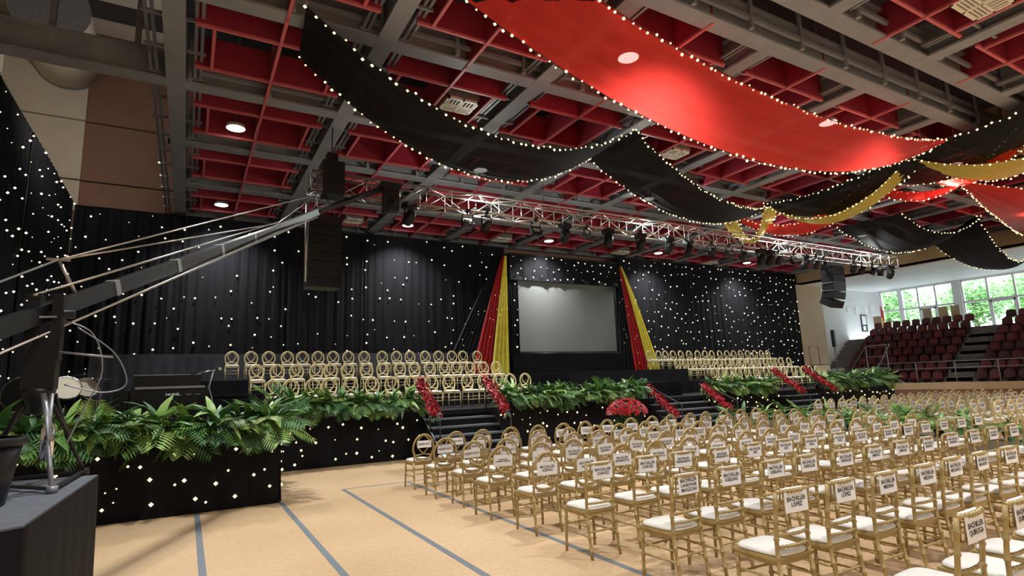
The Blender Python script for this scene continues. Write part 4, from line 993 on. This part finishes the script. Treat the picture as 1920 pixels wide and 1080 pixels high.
# windows
XW = 42.9; ZWB, ZWT = 4.15, 7.25
ww = struct('wall_window_side', MB().box(XW, XW+.3, -9, 7.0, 0, 7.4).box(XW, XW+.3, -9, 22.8, 0, ZWB).box(XW, XW+.3, -9, 22.8, ZWT, 7.45).box(XW-.05, XW+.3, 16.9, 17.35, ZWB, ZWT).box(XW-.05, XW+.3, 12.4, 12.85, ZWB, ZWT).box(XW, XW+.3, 21.85, 22.3, ZWB, ZWT).mesh('wall', M['white']))
def window(n, y0, y1, cols):
    w = struct('window_%d' % n, MB().box(XW+.05, XW+.2, y0, y0+.07, ZWB, ZWT).box(XW+.05, XW+.2, y1-.07, y1, ZWB, ZWT).box(XW+.05, XW+.2, y0, y1, ZWB, ZWB+.08).box(XW+.05, XW+.2, y0, y1, ZWT-.08, ZWT).box(XW+.05, XW+.2, y0, y1, 5.78, 5.9).mesh('window_frame', M['white']))
    for i in range(cols):
        a, b = y0+(y1-y0)*i/cols, y0+(y1-y0)*(i+1)/cols
        if i: put('mullion', MB().box(XW+.06, XW+.19, a-.05, a+.05, ZWB, ZWT).mesh('mullion', M['white']), w)
        for z0, z1 in ((ZWB+.05, 5.8), (5.88, ZWT-.05)):
            put('pane', MB().box(XW+.11, XW+.125, a+.03, b-.03, z0, z1).mesh('pane', M['glass']), w)
        if i % 2: put('door_leaf_frame', MB().box(XW+.04, XW+.1, a+.05, a+.15, ZWB, 5.78).box(XW+.04, XW+.1, b-.15, b-.05, ZWB, 5.78).box(XW+.04, XW+.1, a+.05, b-.05, 5.66, 5.78).mesh('door_leaf', M['white']), w)
window(1, 20.6, 21.85, 1); window(2, 17.35, 20.5, 3); window(3, 12.85, 16.9, 3); window(4, 7.2, 12.4, 3)
ww2 = put('window_post', MB().box(XW-.05, XW+.3, 20.45, 20.65, ZWB, ZWT).mesh('post', M['white']), ww)
struct('trim_4', MB().box(XW+.3, 110, -50, 70, 3.9, 4.1).mesh('terrace', M['pave']))
# flag, posters
t = thing('standing_flag', 'red, white and yellow flag on a pole in the far corner', 'flag', (42.3, 21.6, RZs[-1]))
put('pole', MB().tube([(0, 0, 0), (0, 0, 2.2)], .02, 6).mesh('pole', M['greymetal']), t)
def fl(a, b): return lambda u, v: Vector((.02+.32*u*(.55+.45*v), -.08*math.sin(9*u+2*v), 2.15-(a+(b-a)*v)*1.6-.35*u))
put('red_band', MB().grid(fl(0, .5), 10, 4).mesh('band', M['redflag']), t); put('yellow_band', MB().grid(fl(.5, 1), 10, 4).mesh('band', M['yellowflag']), t)
for u, v, w, h, lb in ((1592, 580, .55, .35, 'leftmost white poster on the white side wall'), (1607, 583, .4, .55, 'slanted white poster on the white side wall'), (1624, 582, .35, .4, 'small white poster nearest the corner windows'), (1634, 579, .4, .4, 'white poster beside the corner window')):
    p = aty(u, v, 22.28); tag(put('wall_poster', box_mesh('poster', M['paper'], -w/2, w/2, -.01, .01, -h/2, h/2), None, p), lb, 'poster', 'posters on the white side wall')
p = aty(1620, 606, 22.28); t = thing('framed_picture', 'dark framed picture on the white side wall', 'picture', p)
put('frame', MB().box(-.35, .35, -.03, .0, -.6, .6).mesh('frame', M['black_plastic']), t); put('print', MB().box(-.25, .25, -.035, -.03, -.1, .5).box(-.2, .1, -.035, -.03, -.5, -.2).mesh('print', M['paper']), t)
# trees outside
def tree(x, y, r, h, label):
    t = thing('garden_tree', label, 'tree', (x, y, 4.1), 0, 'trees outside the windows')
    put('trunk', MB().tube([(0, 0, 0), (.1, .05, h*.55), (0, 0, h*.8)], [.2, .16, .08], 8).mesh('trunk', M['bark']), t)
    b = MB(); rd = random.Random(int(x*10+y))
    for i in range(1500):
        u = Vector((rd.gauss(0, 1), rd.gauss(0, 1), rd.gauss(0, 1))).normalized()*(rd.random()**.4)
        c = Vector((u.x*r, u.y*r, h*.62+u.z*h*.45)); e = Vector((rd.gauss(0, 1), rd.gauss(0, 1), rd.gauss(0, .5))).normalized(); f = e.orthogonal().normalized(); s = rd.uniform(.12, .28)
        b.add([c-e*s, c+f*s*.45, c+e*s, c-f*s*.45], [(0, 1, 2, 3)])
    put('foliage', b.mesh('foliage', M['tree']), t, kind='stuff')
for x, y, r, h, wh in ((50, 25, 2.0, 4.6, 'seen through the corner window'), (53, 20.2, 2.0, 4.4, 'seen through the left part of the long window'), (52, 15.9, 2.0, 4.2, 'seen through the middle of the long window'), (56, 11.6, 2.6, 5.2, 'seen through the right hand window'), (63, 28, 3.2, 5.2, 'farther back behind the corner tree'), (63, 20.5, 3.2, 5.4, 'farther back behind the middle tree')):
    tree(x, y, r, h, 'leafy green tree '+wh)
